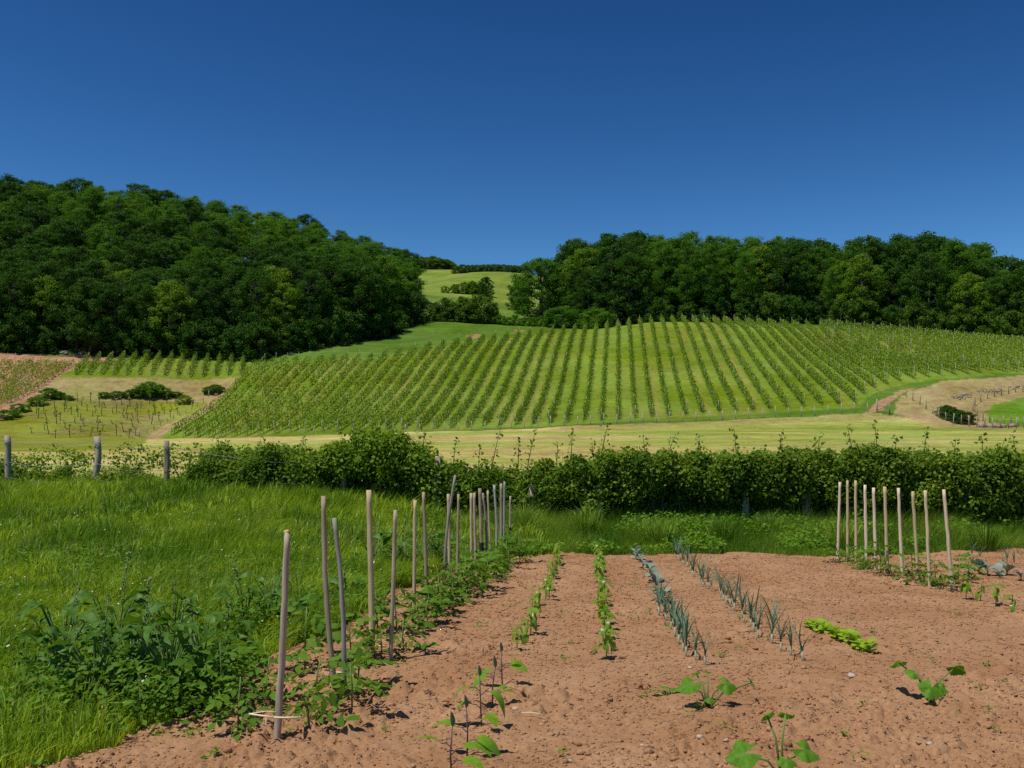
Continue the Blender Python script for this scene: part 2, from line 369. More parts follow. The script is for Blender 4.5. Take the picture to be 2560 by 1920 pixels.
def hit(px, py, y0=60, y1=330):
    """where the sight line of a photograph point meets the land"""
    Y = np.arange(y0, y1, .25); X = (px - CX) / F * Y; d = ground_z(X, Y) - (H0 + (HY - py) / F * Y)
    i = np.argmax(d > 0) if (d > 0).any() else int(np.argmin(np.abs(d)))
    return X[i], Y[i], d[i] * 0 + float(ground_z(X[i:i + 1], Y[i:i + 1])[0])
def flat(px, py):
    Y = H0 * F / (py - HY); return (px - CX) / F * Y, Y
def inpoly(x, y, poly):
    r = np.zeros(x.shape, bool); n = len(poly)
    for i in range(n):
        x0, y0 = poly[i]; x1, y1 = poly[(i + 1) % n]
        if y0 == y1: continue
        c = ((y0 > y) != (y1 > y)) & (x < (x1 - x0) * (y - y0) / (y1 - y0) + x0); r ^= c
    return r

# ------------------------------------------------------------------ the garden bed outline (on flat ground)
BED = [flat(*p) for p in [(-25, 775), (35, 764), (105, 741), (190, 712), (245, 672), (300, 645), (345, 622), (395, 590), (440, 568), (505, 556), (560, 553.5), (640, 553), (760, 551.5), (830, 556), (905, 554), (960, 549), (1060, 547), (1200, 547)]]
BED = BED + [(14, 10), (9, -6), (-4.5, -6), (-4.0, 3.5)]
def in_bed(X, Y, w=.16):
    a = X + w * 2 * (fbm(X * 2.3, Y * 1.6, 5, 3) - .5); b = Y + w * 3.2 * (fbm(X * 2.1, Y * 1.7, 9, 3) - .5)
    return inpoly(a, b, BED)

# ------------------------------------------------------------------ ground sheet
t_in = np.linspace(-.60, .60, 450); t_out = np.linspace(.62, 2.4, 34)
T = np.concatenate([-t_out[::-1], t_in, t_out])
Yr = np.concatenate([np.arange(-13, 20, .75), np.arange(20, 104, 1.0), np.arange(104, 192, .62), np.arange(192, 350, 2.5), np.geomspace(350, 1700, 22)])
TT, YY = np.meshgrid(T, Yr); XX = TT * (YY + 15.0)
ZZ = ground_z(XX.ravel(), YY.ravel()).reshape(XX.shape)
bedm = in_bed(XX, YY, 0)
ZZ = ZZ - np.where((YY < 22), 0.05, 0) - np.where(bedm, 0.09, 0)
ZZ += np.where(YY > 24, 1, 0) * (fbm(XX * .35, YY * .35, 3, 3) - .5) * .22 * sstep(24, 40, YY)
PX = CX + F * XX / np.maximum(YY, 1); PY = HY - F * (ZZ - H0) / np.maximum(YY, 1)
jx = PX + 5 * (fbm(XX * .4, YY * .4, 11, 3) - .5); jy = PY + 5 * (fbm(XX * .4, YY * .4, 23, 3) - .5)
KX = (XX - S_ROW * YY) / 2.0
C3 = {'meadow': (.085, .20, .012), 'yellow': (.330, .320, .055), 'vineyard': (.140, .208, .014), 'lush': (.080, .155, .012), 'dry': (.300, .235, .090),
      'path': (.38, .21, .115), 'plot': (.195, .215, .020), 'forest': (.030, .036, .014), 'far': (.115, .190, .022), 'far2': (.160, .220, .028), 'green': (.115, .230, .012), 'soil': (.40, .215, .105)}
Cc = np.zeros(XX.shape + (3,)); Cc[:] = C3['meadow']; VM = np.zeros(XX.shape)
def zone(mask, c, a=1.0): Cc[mask] = Cc[mask] * (1 - a) + np.array(C3[c]) * a
fenceY = np.interp(PX, [100, 142, 300, 416, 539, 651, 775, 876, 905, 978, 1024, 1200], [120, 122.5, 116, 113, 111, 110.5, 111, 112, 109, 104, 102, 102])
zone((YY > 23.5) & (YY < fenceY), 'yellow')
sw = fbm(XX * .045, YY * .22, 91, 4)[..., None]; ym = (YY > 23.5) & (YY < fenceY)
Cc[ym] = (np.array([.245, .305, .045]) + (np.array([.44, .355, .11]) - np.array([.245, .305, .045])) * sstep(.34, .66, sw))[ym]
zone((YY >= fenceY) & (YY < 230), 'lush')
yb = np.interp(KX, sorted(ROW_B), [ROW_B[i] for i in sorted(ROW_B)]); yt = np.interp(KX, sorted(ROW_T), [ROW_T[i] for i in sorted(ROW_T)])
vm = (KX > -30) & (KX < 24.6) & (YY > yb - 2.0) & (YY < yt + .6) & (YY > fenceY)
zone(vm, 'vineyard'); VM[vm] = 1
zone((KX >= 20) & (YY > 131) & (YY < 176) & (PX > 820) & ~vm, 'vineyard')
zone((KX > 17) & (KX < 26) & (np.abs(YY - yt - 1.5) < 1.3) & (YY > 140), 'path', .6)
# left plots
zone((KX <= -30) & (YY > fenceY - 6) & (YY < 147) & (PX < 235), 'plot')
zone((YY > 40) & (YY < 147) & (jy < np.interp(PX, [-200, 60, 115, 146], [452, 452, 450, 444])) & (PX < 146), 'plot')
zone((KX <= -29.4) & (YY >= 145) & (YY < 153.5) & (PX < 245), 'dry')
zone((KX <= -29.2) & (YY >= 153.5) & (YY < 164), 'vineyard'); VM[(KX <= -29.2) & (YY >= 153.5) & (YY < 164) & (XX > -67)] = .6
zone(inpoly(jx, jy, [(-60, 350), (55, 350), (95, 352), (130, 360), (85, 361), (60, 376), (0, 421), (-60, 460)]) & (YY > 128) & (YY < 171) & (XX < -66.2), 'path')
zone((KX < -28) & (np.abs(KX + 29.75 + .25 * np.sin(YY * .35)) < .42) & (YY > 121) & (YY < 148), 'dry', .9)
zone((KX < -28) & (np.abs(KX + 29.75 + .25 * np.sin(YY * .35)) < .26) & (YY > 121) & (YY < 150), 'path', .55)
pl = (KX <= -30.2) & (YY > 60) & (YY < 147) & (PX < 235) & (jy < 452); br = (sstep(.50, .68, fbm(XX * .16, YY * .30, 141, 4)) * .65)[..., None]; Cc[pl] = (Cc * (1 - br) + np.array([.20, .155, .06]) * br)[pl]
# right: track, dry bank, lane, green paddock
zone(inpoly(jx, jy, [(893, 413), (897, 399), (915, 390), (941, 382), (978, 378), (1024, 376), (1150, 377), (1150, 432), (1010, 431), (960, 427), (930, 423)]) & (YY > 98) & (YY < 133), 'dry')
zone(inpoly(jx, jy, [(866, 413), (873, 404), (888, 396), (912, 388), (914, 390), (894, 398), (884, 405), (881, 413)]) & (YY > 100) & (YY < 130), 'path', .85)
zone(inpoly(jx, jy, [(893, 415), (912, 412), (945, 425), (975, 430), (975, 432), (930, 428)]) & (YY > 95) & (YY < 125), 'path', .35)
zone(inpoly(jx, jy, [(940, 410), (946, 406), (961, 404), (957, 413), (963, 419), (985, 425), (985, 428), (962, 424), (948, 416)]) & (YY > 98) & (YY < 125), 'path', .9)
zone(inpoly(jx, jy, [(984, 412), (996, 404), (1024, 396), (1160, 390), (1160, 428), (1005, 427), (988, 424)]) & (YY > 98) & (YY < 128), 'green')
zone((YY > fenceY - 3.5) & (YY < fenceY) & (PX > 560) & (PX < 905), 'dry', .6)
# woods and far fields
rgt = 432 + 0 * PX
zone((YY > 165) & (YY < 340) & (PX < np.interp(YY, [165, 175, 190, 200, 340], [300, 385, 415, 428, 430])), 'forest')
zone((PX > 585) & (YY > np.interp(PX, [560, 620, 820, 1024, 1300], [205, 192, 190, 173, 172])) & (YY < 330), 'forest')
zone((YY > 203) & (YY < 250) & (PX >= 425) & (PX < 600), 'far')
zone((YY >= 250) & (YY < 390) & (PX >= 420) & (PX < 640), 'far2')
zone(YY >= 390, 'lush')
# bare earth patches on the hill
for (ax, ay, rx, ry) in [(474, 336, 7, 2.2), (517, 331, 5, 1.4), (441, 319, 3, 1.5), (826, 341, 8, 1.5)]:
    zone((((jx - ax) / rx) ** 2 + ((jy - ay) / ry) ** 2 < 1) & (YY > 120) & (YY < 215), 'path', .8)
mot = (.80 + .42 * fbm(XX * .16, YY * .16, 101, 4))[..., None]; gm = (YY > 24) & (YY < 420); Cc[gm] = (Cc * mot)[gm]
olv = sstep(.52, .70, fbm(XX * .11 + 4, YY * .07, 131, 4))[..., None] * .5; gv = (VM > 0) | ((YY > 112) & (YY < 205)); Cc[gv] = (Cc * (1 - olv) + np.array([.17, .20, .02]) * olv)[gv]
zone(in_bed(XX, YY, .1), 'soil')
nc = len(T); nr = len(Yr)
ii, jj = np.meshgrid(np.arange(nr - 1), np.arange(nc - 1), indexing='ij'); a0 = ii * nc + jj
quad = np.stack([a0, a0 + 1, a0 + nc + 1, a0 + nc], -1).reshape(-1, 4)
gme = mesh_np("ground", np.stack([XX, YY, ZZ], -1).reshape(-1, 3), quad, True)
ca = gme.color_attributes.new("zone_color", 'FLOAT_COLOR', 'POINT')
ca.data.foreach_set("color", np.concatenate([Cc, VM[..., None]], -1).astype(np.float32).ravel())

def ground_mat():
    m, N, L = newmat("ground_cover")
    at = N.new("ShaderNodeAttribute"); at.attribute_name = "zone_color"
    g = N.new("ShaderNodeNewGeometry")
    def noise(scale, detail=5, rough=.6, vec=None):
        n = N.new("ShaderNodeTexNoise"); n.inputs['Scale'].default_value = scale; n.inputs['Detail'].default_value = detail; n.inputs['Roughness'].default_value = rough
        L.new(vec if vec is not None else g.outputs['Position'], n.inputs['Vector']); return n.outputs['Fac']
    def rng(x, a, b, c=0., d=1.):
        r = N.new("ShaderNodeMapRange"); r.inputs[1].default_value = a; r.inputs[2].default_value = b; r.inputs[3].default_value = c; r.inputs[4].default_value = d; L.new(x, r.inputs[0]); return r.outputs[0]
    def mth(op, x, y=None, z=None):
        n = N.new("ShaderNodeMath"); n.operation = op
        for i, v in enumerate((x, y, z)):
            if v is None: continue
            if isinstance(v, (int, float)): n.inputs[i].default_value = v
            else: L.new(v, n.inputs[i])
        return n.outputs[0]
    # alley streaks along the vine rows
    sx = N.new("ShaderNodeSeparateXYZ"); L.new(g.outputs['Position'], sx.inputs[0])
    k = mth('MULTIPLY', mth('SUBTRACT', sx.outputs[0], mth('MULTIPLY', sx.outputs[1], S_ROW)), .5)
    fr = mth('FRACT', mth('ADD', k, 100.0)); fl = mth('FLOOR', mth('ADD', k, 100.0))
    wn_ = N.new("ShaderNodeTexWhiteNoise"); wn_.noise_dimensions = '1D'; L.new(fl, wn_.inputs['W'])
    mp = N.new("ShaderNodeMapping"); mp.inputs['Rotation'].default_value = (0, 0, math.atan(S_ROW)); mp.inputs['Scale'].default_value = (3.2, .16, .3); L.new(g.outputs['Position'], mp.inputs[0])
    st = noise(1.0, 5, .65, mp.outputs[0])
    mp2 = N.new("ShaderNodeMapping"); mp2.inputs['Scale'].default_value = (.9, .10, .1); L.new(g.outputs['Position'], mp2.inputs[0])
    st2 = noise(1.0, 3, .5, mp2.outputs[0])
    centre = rng(mth('ABSOLUTE', mth('SUBTRACT', fr, .5)), .12, .40, 1., 0.)
    brown = mth('MULTIPLY', mth('MULTIPLY', rng(mth('ADD', mth('MULTIPLY', st, .6), mth('ADD', mth('MULTIPLY', st2, .4), mth('MULTIPLY', wn_.outputs['Value'], .22))), .63, .84), centre), at.outputs['Alpha'])
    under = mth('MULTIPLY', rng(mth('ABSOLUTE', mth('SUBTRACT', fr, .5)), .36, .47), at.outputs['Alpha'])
    big = noise(.09, 4, .6); mid = noise(.9, 6, .75); fine = noise(4.0, 7, .85)
    mps = N.new("ShaderNodeMapping"); mps.inputs['Scale'].default_value = (.10, .8, .3); L.new(g.outputs['Position'], mps.inputs[0]); swath = noise(1.0, 4, .6, mps.outputs[0])
    v = mth('ADD', mth('ADD', mth('MULTIPLY', big, .55), mth('MULTIPLY', mid, .65)), mth('ADD', mth('MULTIPLY', fine, 1.0), mth('MULTIPLY', swath, .35)))
    val = rng(v, 1.02, 1.52, .50, 1.50)
    hv = N.new("ShaderNodeHueSaturation"); L.new(at.outputs['Color'], hv.inputs['Color']); L.new(val, hv.inputs['Value'])
    L.new(rng(mid, .3, .7, .478, .516), hv.inputs['Hue']); L.new(rng(big, .3, .7, 1.06, .9), hv.inputs['Saturation'])
    m1 = N.new("ShaderNodeMix"); m1.data_type = 'RGBA'; m1.inputs[7].default_value = (.33, .25, .075, 1); L.new(hv.outputs[0], m1.inputs[6]); L.new(mth('MULTIPLY', brown, .65), m1.inputs[0])
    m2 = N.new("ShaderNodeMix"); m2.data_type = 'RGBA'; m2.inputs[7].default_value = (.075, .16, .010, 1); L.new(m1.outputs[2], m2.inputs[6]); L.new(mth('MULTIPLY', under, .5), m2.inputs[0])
    p = N.new("ShaderNodeBsdfPrincipled"); p.inputs['Roughness'].default_value = .95; p.inputs['Specular IOR Level'].default_value = .08
    L.new(m2.outputs[2], p.inputs['Base Color'])
    bp = N.new("ShaderNodeBump"); bp.inputs['Strength'].default_value = .9; bp.inputs['Distance'].default_value = .07
    L.new(mth('ADD', fine, mid), bp.inputs['Height']); L.new(bp.outputs[0], p.inputs['Normal'])
    o = N.new("ShaderNodeOutputMaterial"); L.new(p.outputs[0], o.inputs['Surface']); return m
M['ground'] = ground_mat()
ground = mobj("ground", gme, M['ground']); tag(ground, "rolling grassland with vineyard slopes and dry banks", None, None, 'structure')

# ------------------------------------------------------------------ dug garden soil, real clods
px_ = np.concatenate([np.arange(-30, 1065, 2.1), np.arange(1065, 1900, 7.0)]); ys = [3.6]
while ys[-1] < 17.4: ys.append(ys[-1] + max(.012, min(.0006 * ys[-1] ** 2, .045)))
ys = np.array(ys); PP, Ys = np.meshgrid(px_, ys); Xs = (PP - CX) / F * Ys
def soil_h(X, Y):
    dY = np.clip(.0006 * Y ** 2, .012, .045); f = lambda c: np.clip(c / (2.6 * dY) - .35, 0, 1)      # only what the sheet can carry; crumbs are separate below
    lump = fbm(X * 1.1, Y * 1.1, 31, 3)
    rough = .40 + .95 * sstep(.40, .60, fbm(X * .9 + 3, Y * .9, 77, 3))
    wx = X + .03 * fbm(X * 12, Y * 12, 63, 2); wy = Y + .03 * fbm(X * 12 + 9, Y * 12, 64, 2)
    z = .06 * (lump - .5) + .035 * (fbm(X * 4, Y * 4, 41, 3) - .5)
    z = z + rough * (.5 * f(.12) * clod_field(wx, wy, .11, 3, .35) + .7 * f(.06) * clod_field(wx + .4, wy, .055, 13, .5) + .8 * f(.034) * clod_field(wx, wy + .7, .034, 23, .6))
    return z - .02
Zs = soil_h(Xs, Ys)
keep = in_bed(Xs, Ys, .16); nc = len(px_); nr = len(ys)
ii, jj = np.meshgrid(np.arange(nr - 1), np.arange(nc - 1), indexing='ij'); a0 = (ii * nc + jj)
kf = keep[:-1, :-1] | keep[1:, :-1] | keep[:-1, 1:] | keep[1:, 1:]
a0 = a0[kf]; quad = np.stack([a0, a0 + 1, a0 + nc + 1, a0 + nc], -1)
used = np.unique(quad); remap = np.zeros(nr * nc, np.int64); remap[used] = np.arange(len(used))
Zs = np.where(keep, Zs, Zs - .05)
sme = mesh_np("garden_soil", np.stack([Xs, Ys, Zs], -1).reshape(-1, 3)[used], remap[quad], False)
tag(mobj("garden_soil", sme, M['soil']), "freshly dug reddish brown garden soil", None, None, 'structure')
def sz(x, y): return float(soil_h(np.array([x]), np.array([y]))[0])
# loose clods
ico_v = []; g_ = (1 + 5 ** .5) / 2
ICO_V = norm(np.array([(-1, g_, 0), (1, g_, 0), (-1, -g_, 0), (1, -g_, 0), (0, -1, g_), (0, 1, g_), (0, -1, -g_), (0, 1, -g_), (g_, 0, -1), (g_, 0, 1), (-g_, 0, -1), (-g_, 0, 1)], float))
ICO_F = np.array([(0, 11, 5), (0, 5, 1), (0, 1, 7), (0, 7, 10), (0, 10, 11), (1, 5, 9), (5, 11, 4), (11, 10, 2), (10, 7, 6), (7, 1, 8), (3, 9, 4), (3, 4, 2), (3, 2, 6), (3, 6, 8), (3, 8, 9), (4, 9, 5), (2, 4, 11), (6, 2, 10), (8, 6, 7), (9, 8, 1)])
def rocks(P, R, rng, sq=.7):
    n = len(P); V = ICO_V[None] * (1 + .9 * (rng.random((n, 12, 1)) - .5)); V = V * (R[:, None, None] * np.stack([rng.uniform(.7, 1.3, n), rng.uniform(.7, 1.3, n), np.full(n, sq)], 1)[:, None, :])
    a = rng.random(n) * 6.28; c, s = np.cos(a)[:, None], np.sin(a)[:, None]
    V = np.stack([V[..., 0] * c - V[..., 1] * s, V[..., 0] * s + V[..., 1] * c, V[..., 2]], -1) + P[:, None, :]
    return V.reshape(-1, 3), (ICO_F[None] + (np.arange(n) * 12)[:, None, None]).reshape(-1, 3)
def scatter_bed(n, rng, ymax=16.3, pw=1.0):
    Y = 4.2 + (ymax - 4.2) * rng.random(n) ** pw; px = rng.uniform(-40, 1200, n); X = (px - CX) / F * Y; k = in_bed(X, Y, .16); return X[k], Y[k]
OCT_V = np.array([(1, 0, 0), (-1, 0, 0), (0, 1, 0), (0, -1, 0), (0, 0, 1), (0, 0, -1)], float); OCT_F = np.array([(0, 2, 4), (2, 1, 4), (1, 3, 4), (3, 0, 4), (2, 0, 5), (1, 2, 5), (3, 1, 5), (0, 3, 5)])
def crumbs(P, R, rng, sq=.75):
    n = len(P); V = OCT_V[None] * (1 + .6 * (rng.random((n, 6, 1)) - .5)) + .25 * rng.normal(size=(n, 6, 3)) * .6
    V = V * (R[:, None, None] * np.stack([rng.uniform(.75, 1.4, n), rng.uniform(.75, 1.3, n), np.full(n, sq)], 1)[:, None, :])
    a = rng.random(n) * 6.28; c, s_ = np.cos(a)[:, None], np.sin(a)[:, None]
    V = np.stack([V[..., 0] * c - V[..., 1] * s_, V[..., 0] * s_ + V[..., 1] * c, V[..., 2]], -1) + P[:, None, :]
    return V.reshape(-1, 3), (OCT_F[None] + (np.arange(n) * 6)[:, None, None]).reshape(-1, 3)
rng = np.random.default_rng(21)
X, Y = scatter_bed(13000, rng, pw=1.15); den = fbm(X * 1.3, Y * 1.3, 8, 3)
k = den + .30 * rng.random(len(X)) > .58; X, Y = X[k], Y[k]; R = .008 + .018 * rng.random(len(X)) ** 3.4
V, Fa = rocks(np.stack([X, Y, soil_h(X, Y) + R * .1], 1), R, rng, .72)
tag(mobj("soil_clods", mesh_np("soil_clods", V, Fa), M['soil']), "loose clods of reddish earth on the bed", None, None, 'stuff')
X, Y = scatter_bed(54000, rng, pw=1.0); den = fbm(X * 1.7 + 2, Y * 1.7, 18, 3); k = den + .5 * rng.random(len(X)) > .55; X, Y = X[k], Y[k]
R = (.0050 + .0009 * Y) * rng.uniform(.45, 1.15, len(X)); R = np.minimum(R, .014)
V, Fa = crumbs(np.stack([X, Y, soil_h(X, Y) + R * .15], 1), R, rng)
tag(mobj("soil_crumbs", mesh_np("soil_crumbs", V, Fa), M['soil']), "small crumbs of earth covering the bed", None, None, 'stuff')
# ------------------------------------------------------------------ vineyard rows
pv, pf = tube([(0, 0, -.2), (0, 0, .7), (0, 0, 1.55)], [.040, .036, .034], 5)
POST_ME = mesh_np("post", pv, pf); POST_ME.materials.append(M['vinepost'])
def vine_row(label, group, x0, s, ya, yb, rng, mat='vine', per_m=52, h=1.14, w=.27, post_gap=8.5, leaf=.20, gap=.08, low=.30, name="vine_row", post_h=1.0):
    """a trellised row along X = x0 + s*Y from ya to yb"""
    root = thing(name, label, 'vine row', (x0 + s * ya, ya, gz(x0 + s * ya, ya)), group)
    L = yb - ya; nseg = max(3, int(L / 1.1)); yy = ya + (np.arange(nseg) + .5) / nseg * L + rng.uniform(-.2, .2, nseg)
    vig = np.clip(.75 + .5 * fbm(yy * .25, np.full(nseg, x0), 5, 2) + rng.normal(0, .12, nseg), .45, 1.35); vig[rng.random(nseg) < gap] = .12
    n = int(per_m * L); i = rng.choice(nseg, n, p=vig / vig.sum())
    Yp = yy[i] + rng.normal(0, .42, n); Yp = np.clip(Yp, ya - .2, yb + .2)
    t = rng.random(n); hh = low + (h * (.85 + .2 * vig[i]) - low) * t + rng.exponential(.05, n) * (t > .85)
    wid = w * (1.1 - .7 * np.abs(t - .45)); Xo = rng.normal(0, 1, n) * wid * .6
    X = x0 + s * Yp + Xo; Z = ground_z(X - Xo, Yp) + hh
    nr = np.stack([np.sign(Xo) * .8 + rng.normal(0, .5, n), rng.normal(0, .6, n), .55 + rng.normal(0, .45, n)], 1)
    ln = leaf * rng.uniform(.7, 1.3, n)
    o = np.array(root.location)
    V, Fa = diamonds(np.stack([X, Yp, Z], 1) - o, nr, rng.normal(size=(n, 3)), ln, ln * .8, .15)
    mobj("foliage", mesh_np("foliage", V, Fa), M[mat], root)
    sy = yy[rng.random(nseg) < .95]; sxp = x0 + s * sy; szz = ground_z(sxp, sy)
    bz = np.stack([sxp, sy, szz - .1], 1) - o; tz = bz + np.stack([rng.normal(0, .05, len(sy)), rng.normal(0, .1, len(sy)), np.full(len(sy), .65)], 1)
    d = np.array([[.035, 0, 0], [-.02, .03, 0], [-.02, -.03, 0]])
    V = np.concatenate([bz[:, None] + d, tz[:, None] + d * .7], 1).reshape(-1, 3); b = np.arange(len(sy))[:, None] * 6
    Fa = np.concatenate([b + np.array([[p, (p + 1) % 3, (p + 1) % 3 + 3]]) for p in range(3)] + [b + np.array([[p, (p + 1) % 3 + 3, p + 3]]) for p in range(3)])
    tag(mobj("stems", mesh_np("stems", V, Fa), M['stemdark'], root), kind='stuff')
    ps = list(np.arange(ya - .15, yb - post_gap * .4, post_gap)) + [yb + .15]
    for y in ps:
        y = y + (rng.uniform(-.8, .8) if 0 < (y - ya) < L - 1 else 0); x = x0 + s * y
        p = mobj("post", POST_ME, None, root); p.location = (x - o[0], y - o[1], gz(x, y) - o[2]); p.rotation_euler = (rng.normal(0, .03), rng.normal(0, .03), rng.random() * 3)
        p.scale = (.8, .8, post_h * (.98 if y > yb or y < ya else .86) * rng.uniform(.93, 1.10))
    return root
rng = np.random.default_rng(5)
for n_, k in enumerate(range(-29, 25)):
    vine_row(f"long trellised vine row on the grassy hill, {ordn(n_ + 1)} counting from the pale track", "long vine rows on the hill", 2 * k, S_ROW, rowv(ROW_B, k), rowv(ROW_T, k), rng,
             post_gap=9.5 if k < 6 else 6.5, gap=.03 if k < 4 else .05, w=.28)
# short rows under the left wood
for i in range(14):
    pb = 75.2 + 12.73 * i; pt = 88.5 + 11.97 * i; xb, xt = (pb - CX) / F * 154.2, (pt - CX) / F * 163
    s = (xt - xb) / 8.8
    vine_row(f"short vine row at the foot of the left wood, {ordn(i + 1)} from the red soil", "short vine rows below the wood", xb - s * 154.2, s, 154.2, 163, rng, post_gap=4.4, per_m=66, w=.30, gap=.02, h=1.35)
# bushy vines on red soil at far left
for i in range(9):
    vine_row(f"bushy vine row on bare red soil at far left, {ordn(i + 1)} from the soil path", "vine rows on the red soil", -71.6 - 1.35 * i, 0.0, 131 + i * .7, 160.5, rng, mat='vine2', post_gap=9, per_m=60, w=.50, gap=.07, h=.95, low=.28, leaf=.2)
# dense block at right
kk = [18, 20, 22, 23, 24, 25, 26, 90]; kv = [179, 173.5, 163, 156, 148, 134, 131.5, 131.5]
for i, x0 in enumerate(np.arange(37.5, 76, 1.45)):
    ya = float(np.interp(x0 / 2, kk, kv)); yb = 182 - (x0 - 37.5) * .42
    if yb - ya < 3: continue
    vine_row(f"vine row in the dense block at the right, {ordn(i + 1)} from the hill's long rows", "dense vine rows at the right", x0, S_ROW, ya, yb, rng, mat='vine2', post_gap=5.0, per_m=46, w=.42, gap=.05, h=1.35, low=.3, leaf=.2, post_h=1.12)

# ------------------------------------------------------------------ stunted vines in the dry plot
def stunted(seed):
    r = np.random.default_rng(seed); mb = MB(); h = r.uniform(.75, 1.25); n = 5
    pts = np.zeros((n, 3)); pts[:, 2] = np.linspace(-.15, h, n); pts[1:, :2] = np.cumsum(r.normal(0, .06, (n - 1, 2)), 0)
    mb.add(*tube(pts, np.linspace(.055, .035, n), 5), 0)
    for a in range(r.integers(1, 3)):
        e = pts[-1] + np.array([r.normal(0, .25), r.normal(0, .1), r.uniform(.0, .2)]); mb.add(*tube([pts[-1], (pts[-1] + e) / 2 + [0, 0, .05], e], [.035, .03, .02], 4), 0)
    V, Fa = blob_leaves(r, pts[-1:] + [[0, 0, .08]], np.array([.24]), int(r.integers(6, 22)), .2); mb.add(V, Fa, 1)
    return mb.mesh("stunted_vine", mats=[M['stemdark'], M['vine']])
SV = [stunted(i) for i in range(7)]
plotpts = []
for r_ in range(11):
    for c_ in range(13):
        X = -66 + c_ * 2.15 + r_ * .25 + rng.normal(0, .35); Y = 119.5 + r_ * 2.4 + rng.normal(0, .45)
        px = CX + F * X / Y
        if X / 2 - S_ROW * Y / 2 > -30.9 or px < 28 or rng.random() < .12: continue
        plotpts.append((X, Y))
for i, (X, Y) in enumerate(plotpts):
    o = link(bpy.data.objects.new("stunted_vine", SV[i % 7])); o.location = (X, Y, gz(X, Y)); o.rotation_euler = (0, 0, rng.random() * 6); o.scale = (1, 1, rng.uniform(.75, 1.15))
    tag(o, "stunted dark vine stump in the dry plot left of the pale track", 'vine', 'stunted vines in the dry plot')

# ------------------------------------------------------------------ fences on the land
def fence(name, label, P3, post_h, rad, mat, rng, wires=(.35, .75), wr=.006, group=None, sides=6, jitter=.05):
    P3 = np.array(P3); root = thing(name, label, 'fence', P3[0], group); o = P3[0]; tops = []
    for i, p in enumerate(P3):
        h = post_h * rng.uniform(.88, 1.12); ln = rng.normal(0, jitter, 2); V, Fa = tube([(0, 0, -.3), (ln[0] * .4, ln[1] * .4, h * .5), (ln[0] * h, ln[1] * h, h)], [rad, rad * .95, rad * .85], sides, rng, .12)
        p_ = mobj("post", mesh_np("post", V, Fa), mat, root); p_.location = p - o
    for wz in wires:
        pts = []
        for i in range(len(P3) - 1):
            a, b = P3[i] - o + [0, 0, wz * post_h], P3[i + 1] - o + [0, 0, wz * post_h]
            pts += [a, (a + b) / 2 - [0, 0, .03]]
        pts.append(P3[-1] - o + [0, 0, wz * post_h]); mobj("wire", mesh_np("wire", *tube(pts, wr, 3)), M['wire'], root)
    return root
def along(pts, n, y0=90, y1=140):
    pts = np.array(pts, float); d = np.concatenate([[0], np.cumsum(np.hypot(*np.diff(pts, axis=0).T))]); s = np.linspace(0, d[-1], n)
    return [hit(np.interp(v, d, pts[:, 0]), np.interp(v, d, pts[:, 1]), y0, y1) for v in s]
def fence_pts(pxs):
    out = []
    for px in pxs:
        Y = float(np.interp(px, [100, 142, 300, 416, 539, 651, 775, 876, 905], [120, 122.5, 116, 113, 111, 110.5, 111, 112, 109])) + .4; X = (px - CX) / F * Y; out.append((X, Y, gz(X, Y)))
    return out
fence("wire_fence", "thin wire fence with pale posts along the vineyard foot", fence_pts(list(np.arange(300, 880, 13.2))), 1.15, .048, M['vinepost'], rng, wr=.007)
fence("wire_fence", "row of short pale posts beside the pale track", [(2 * -30.6 + S_ROW * Y, Y, gz(2 * -30.6 + S_ROW * Y, Y)) for Y in np.linspace(122, 149, 15)], 1.0, .05, M['vinepost'], rng)
fence("wire_fence", "old post fence following the sunken lane below the dry bank", along([(906, 397), (920, 405), (930, 412), (941, 420), (955, 425), (975, 427.5), (1000, 428.5), (1040, 429)], 19, 96, 128), 1.1, .055, M['post'], rng, wr=.008)
fence("wire_fence", "dark post fence curving round the green paddock", along([(1030, 392), (1014, 393), (990, 398), (980, 402), (972, 408), (974, 414), (980, 420), (990, 424), (1005, 426), (1040, 427)], 20, 96, 130), 1.1, .055, M['post'], rng, wr=.008)
fence("wire_fence", "short run of white posts on the crest before the right wood", along([(577, 324), (590, 319.5), (600, 317), (618, 318), (626, 321)], 11, 178, 215), 1.5, .07, M['vinepost'], rng)
# field gate
xg0, xg1 = fence_pts([877])[0], fence_pts([889.5])[0]
gt = thing("field_gate", "small wooden field gate at the foot of the dirt track", 'gate', xg0)
a, b = np.array([0, 0, 0.]), np.array(xg1) - np.array(xg0)
for q in (a, b): p_ = mobj("post", mesh_np("post", *tube([q + [0, 0, -.2], q + [0, 0, 1.5]], .08, 6)), M['post'], gt)
for z0, z1 in ((.15, 1.1), (.35, .35), (.8, .8)): mobj("rail", mesh_np("rail", *tube([a + [0, 0, z0], b + [0, 0, z1]], .04, 5)), M['post'], gt)

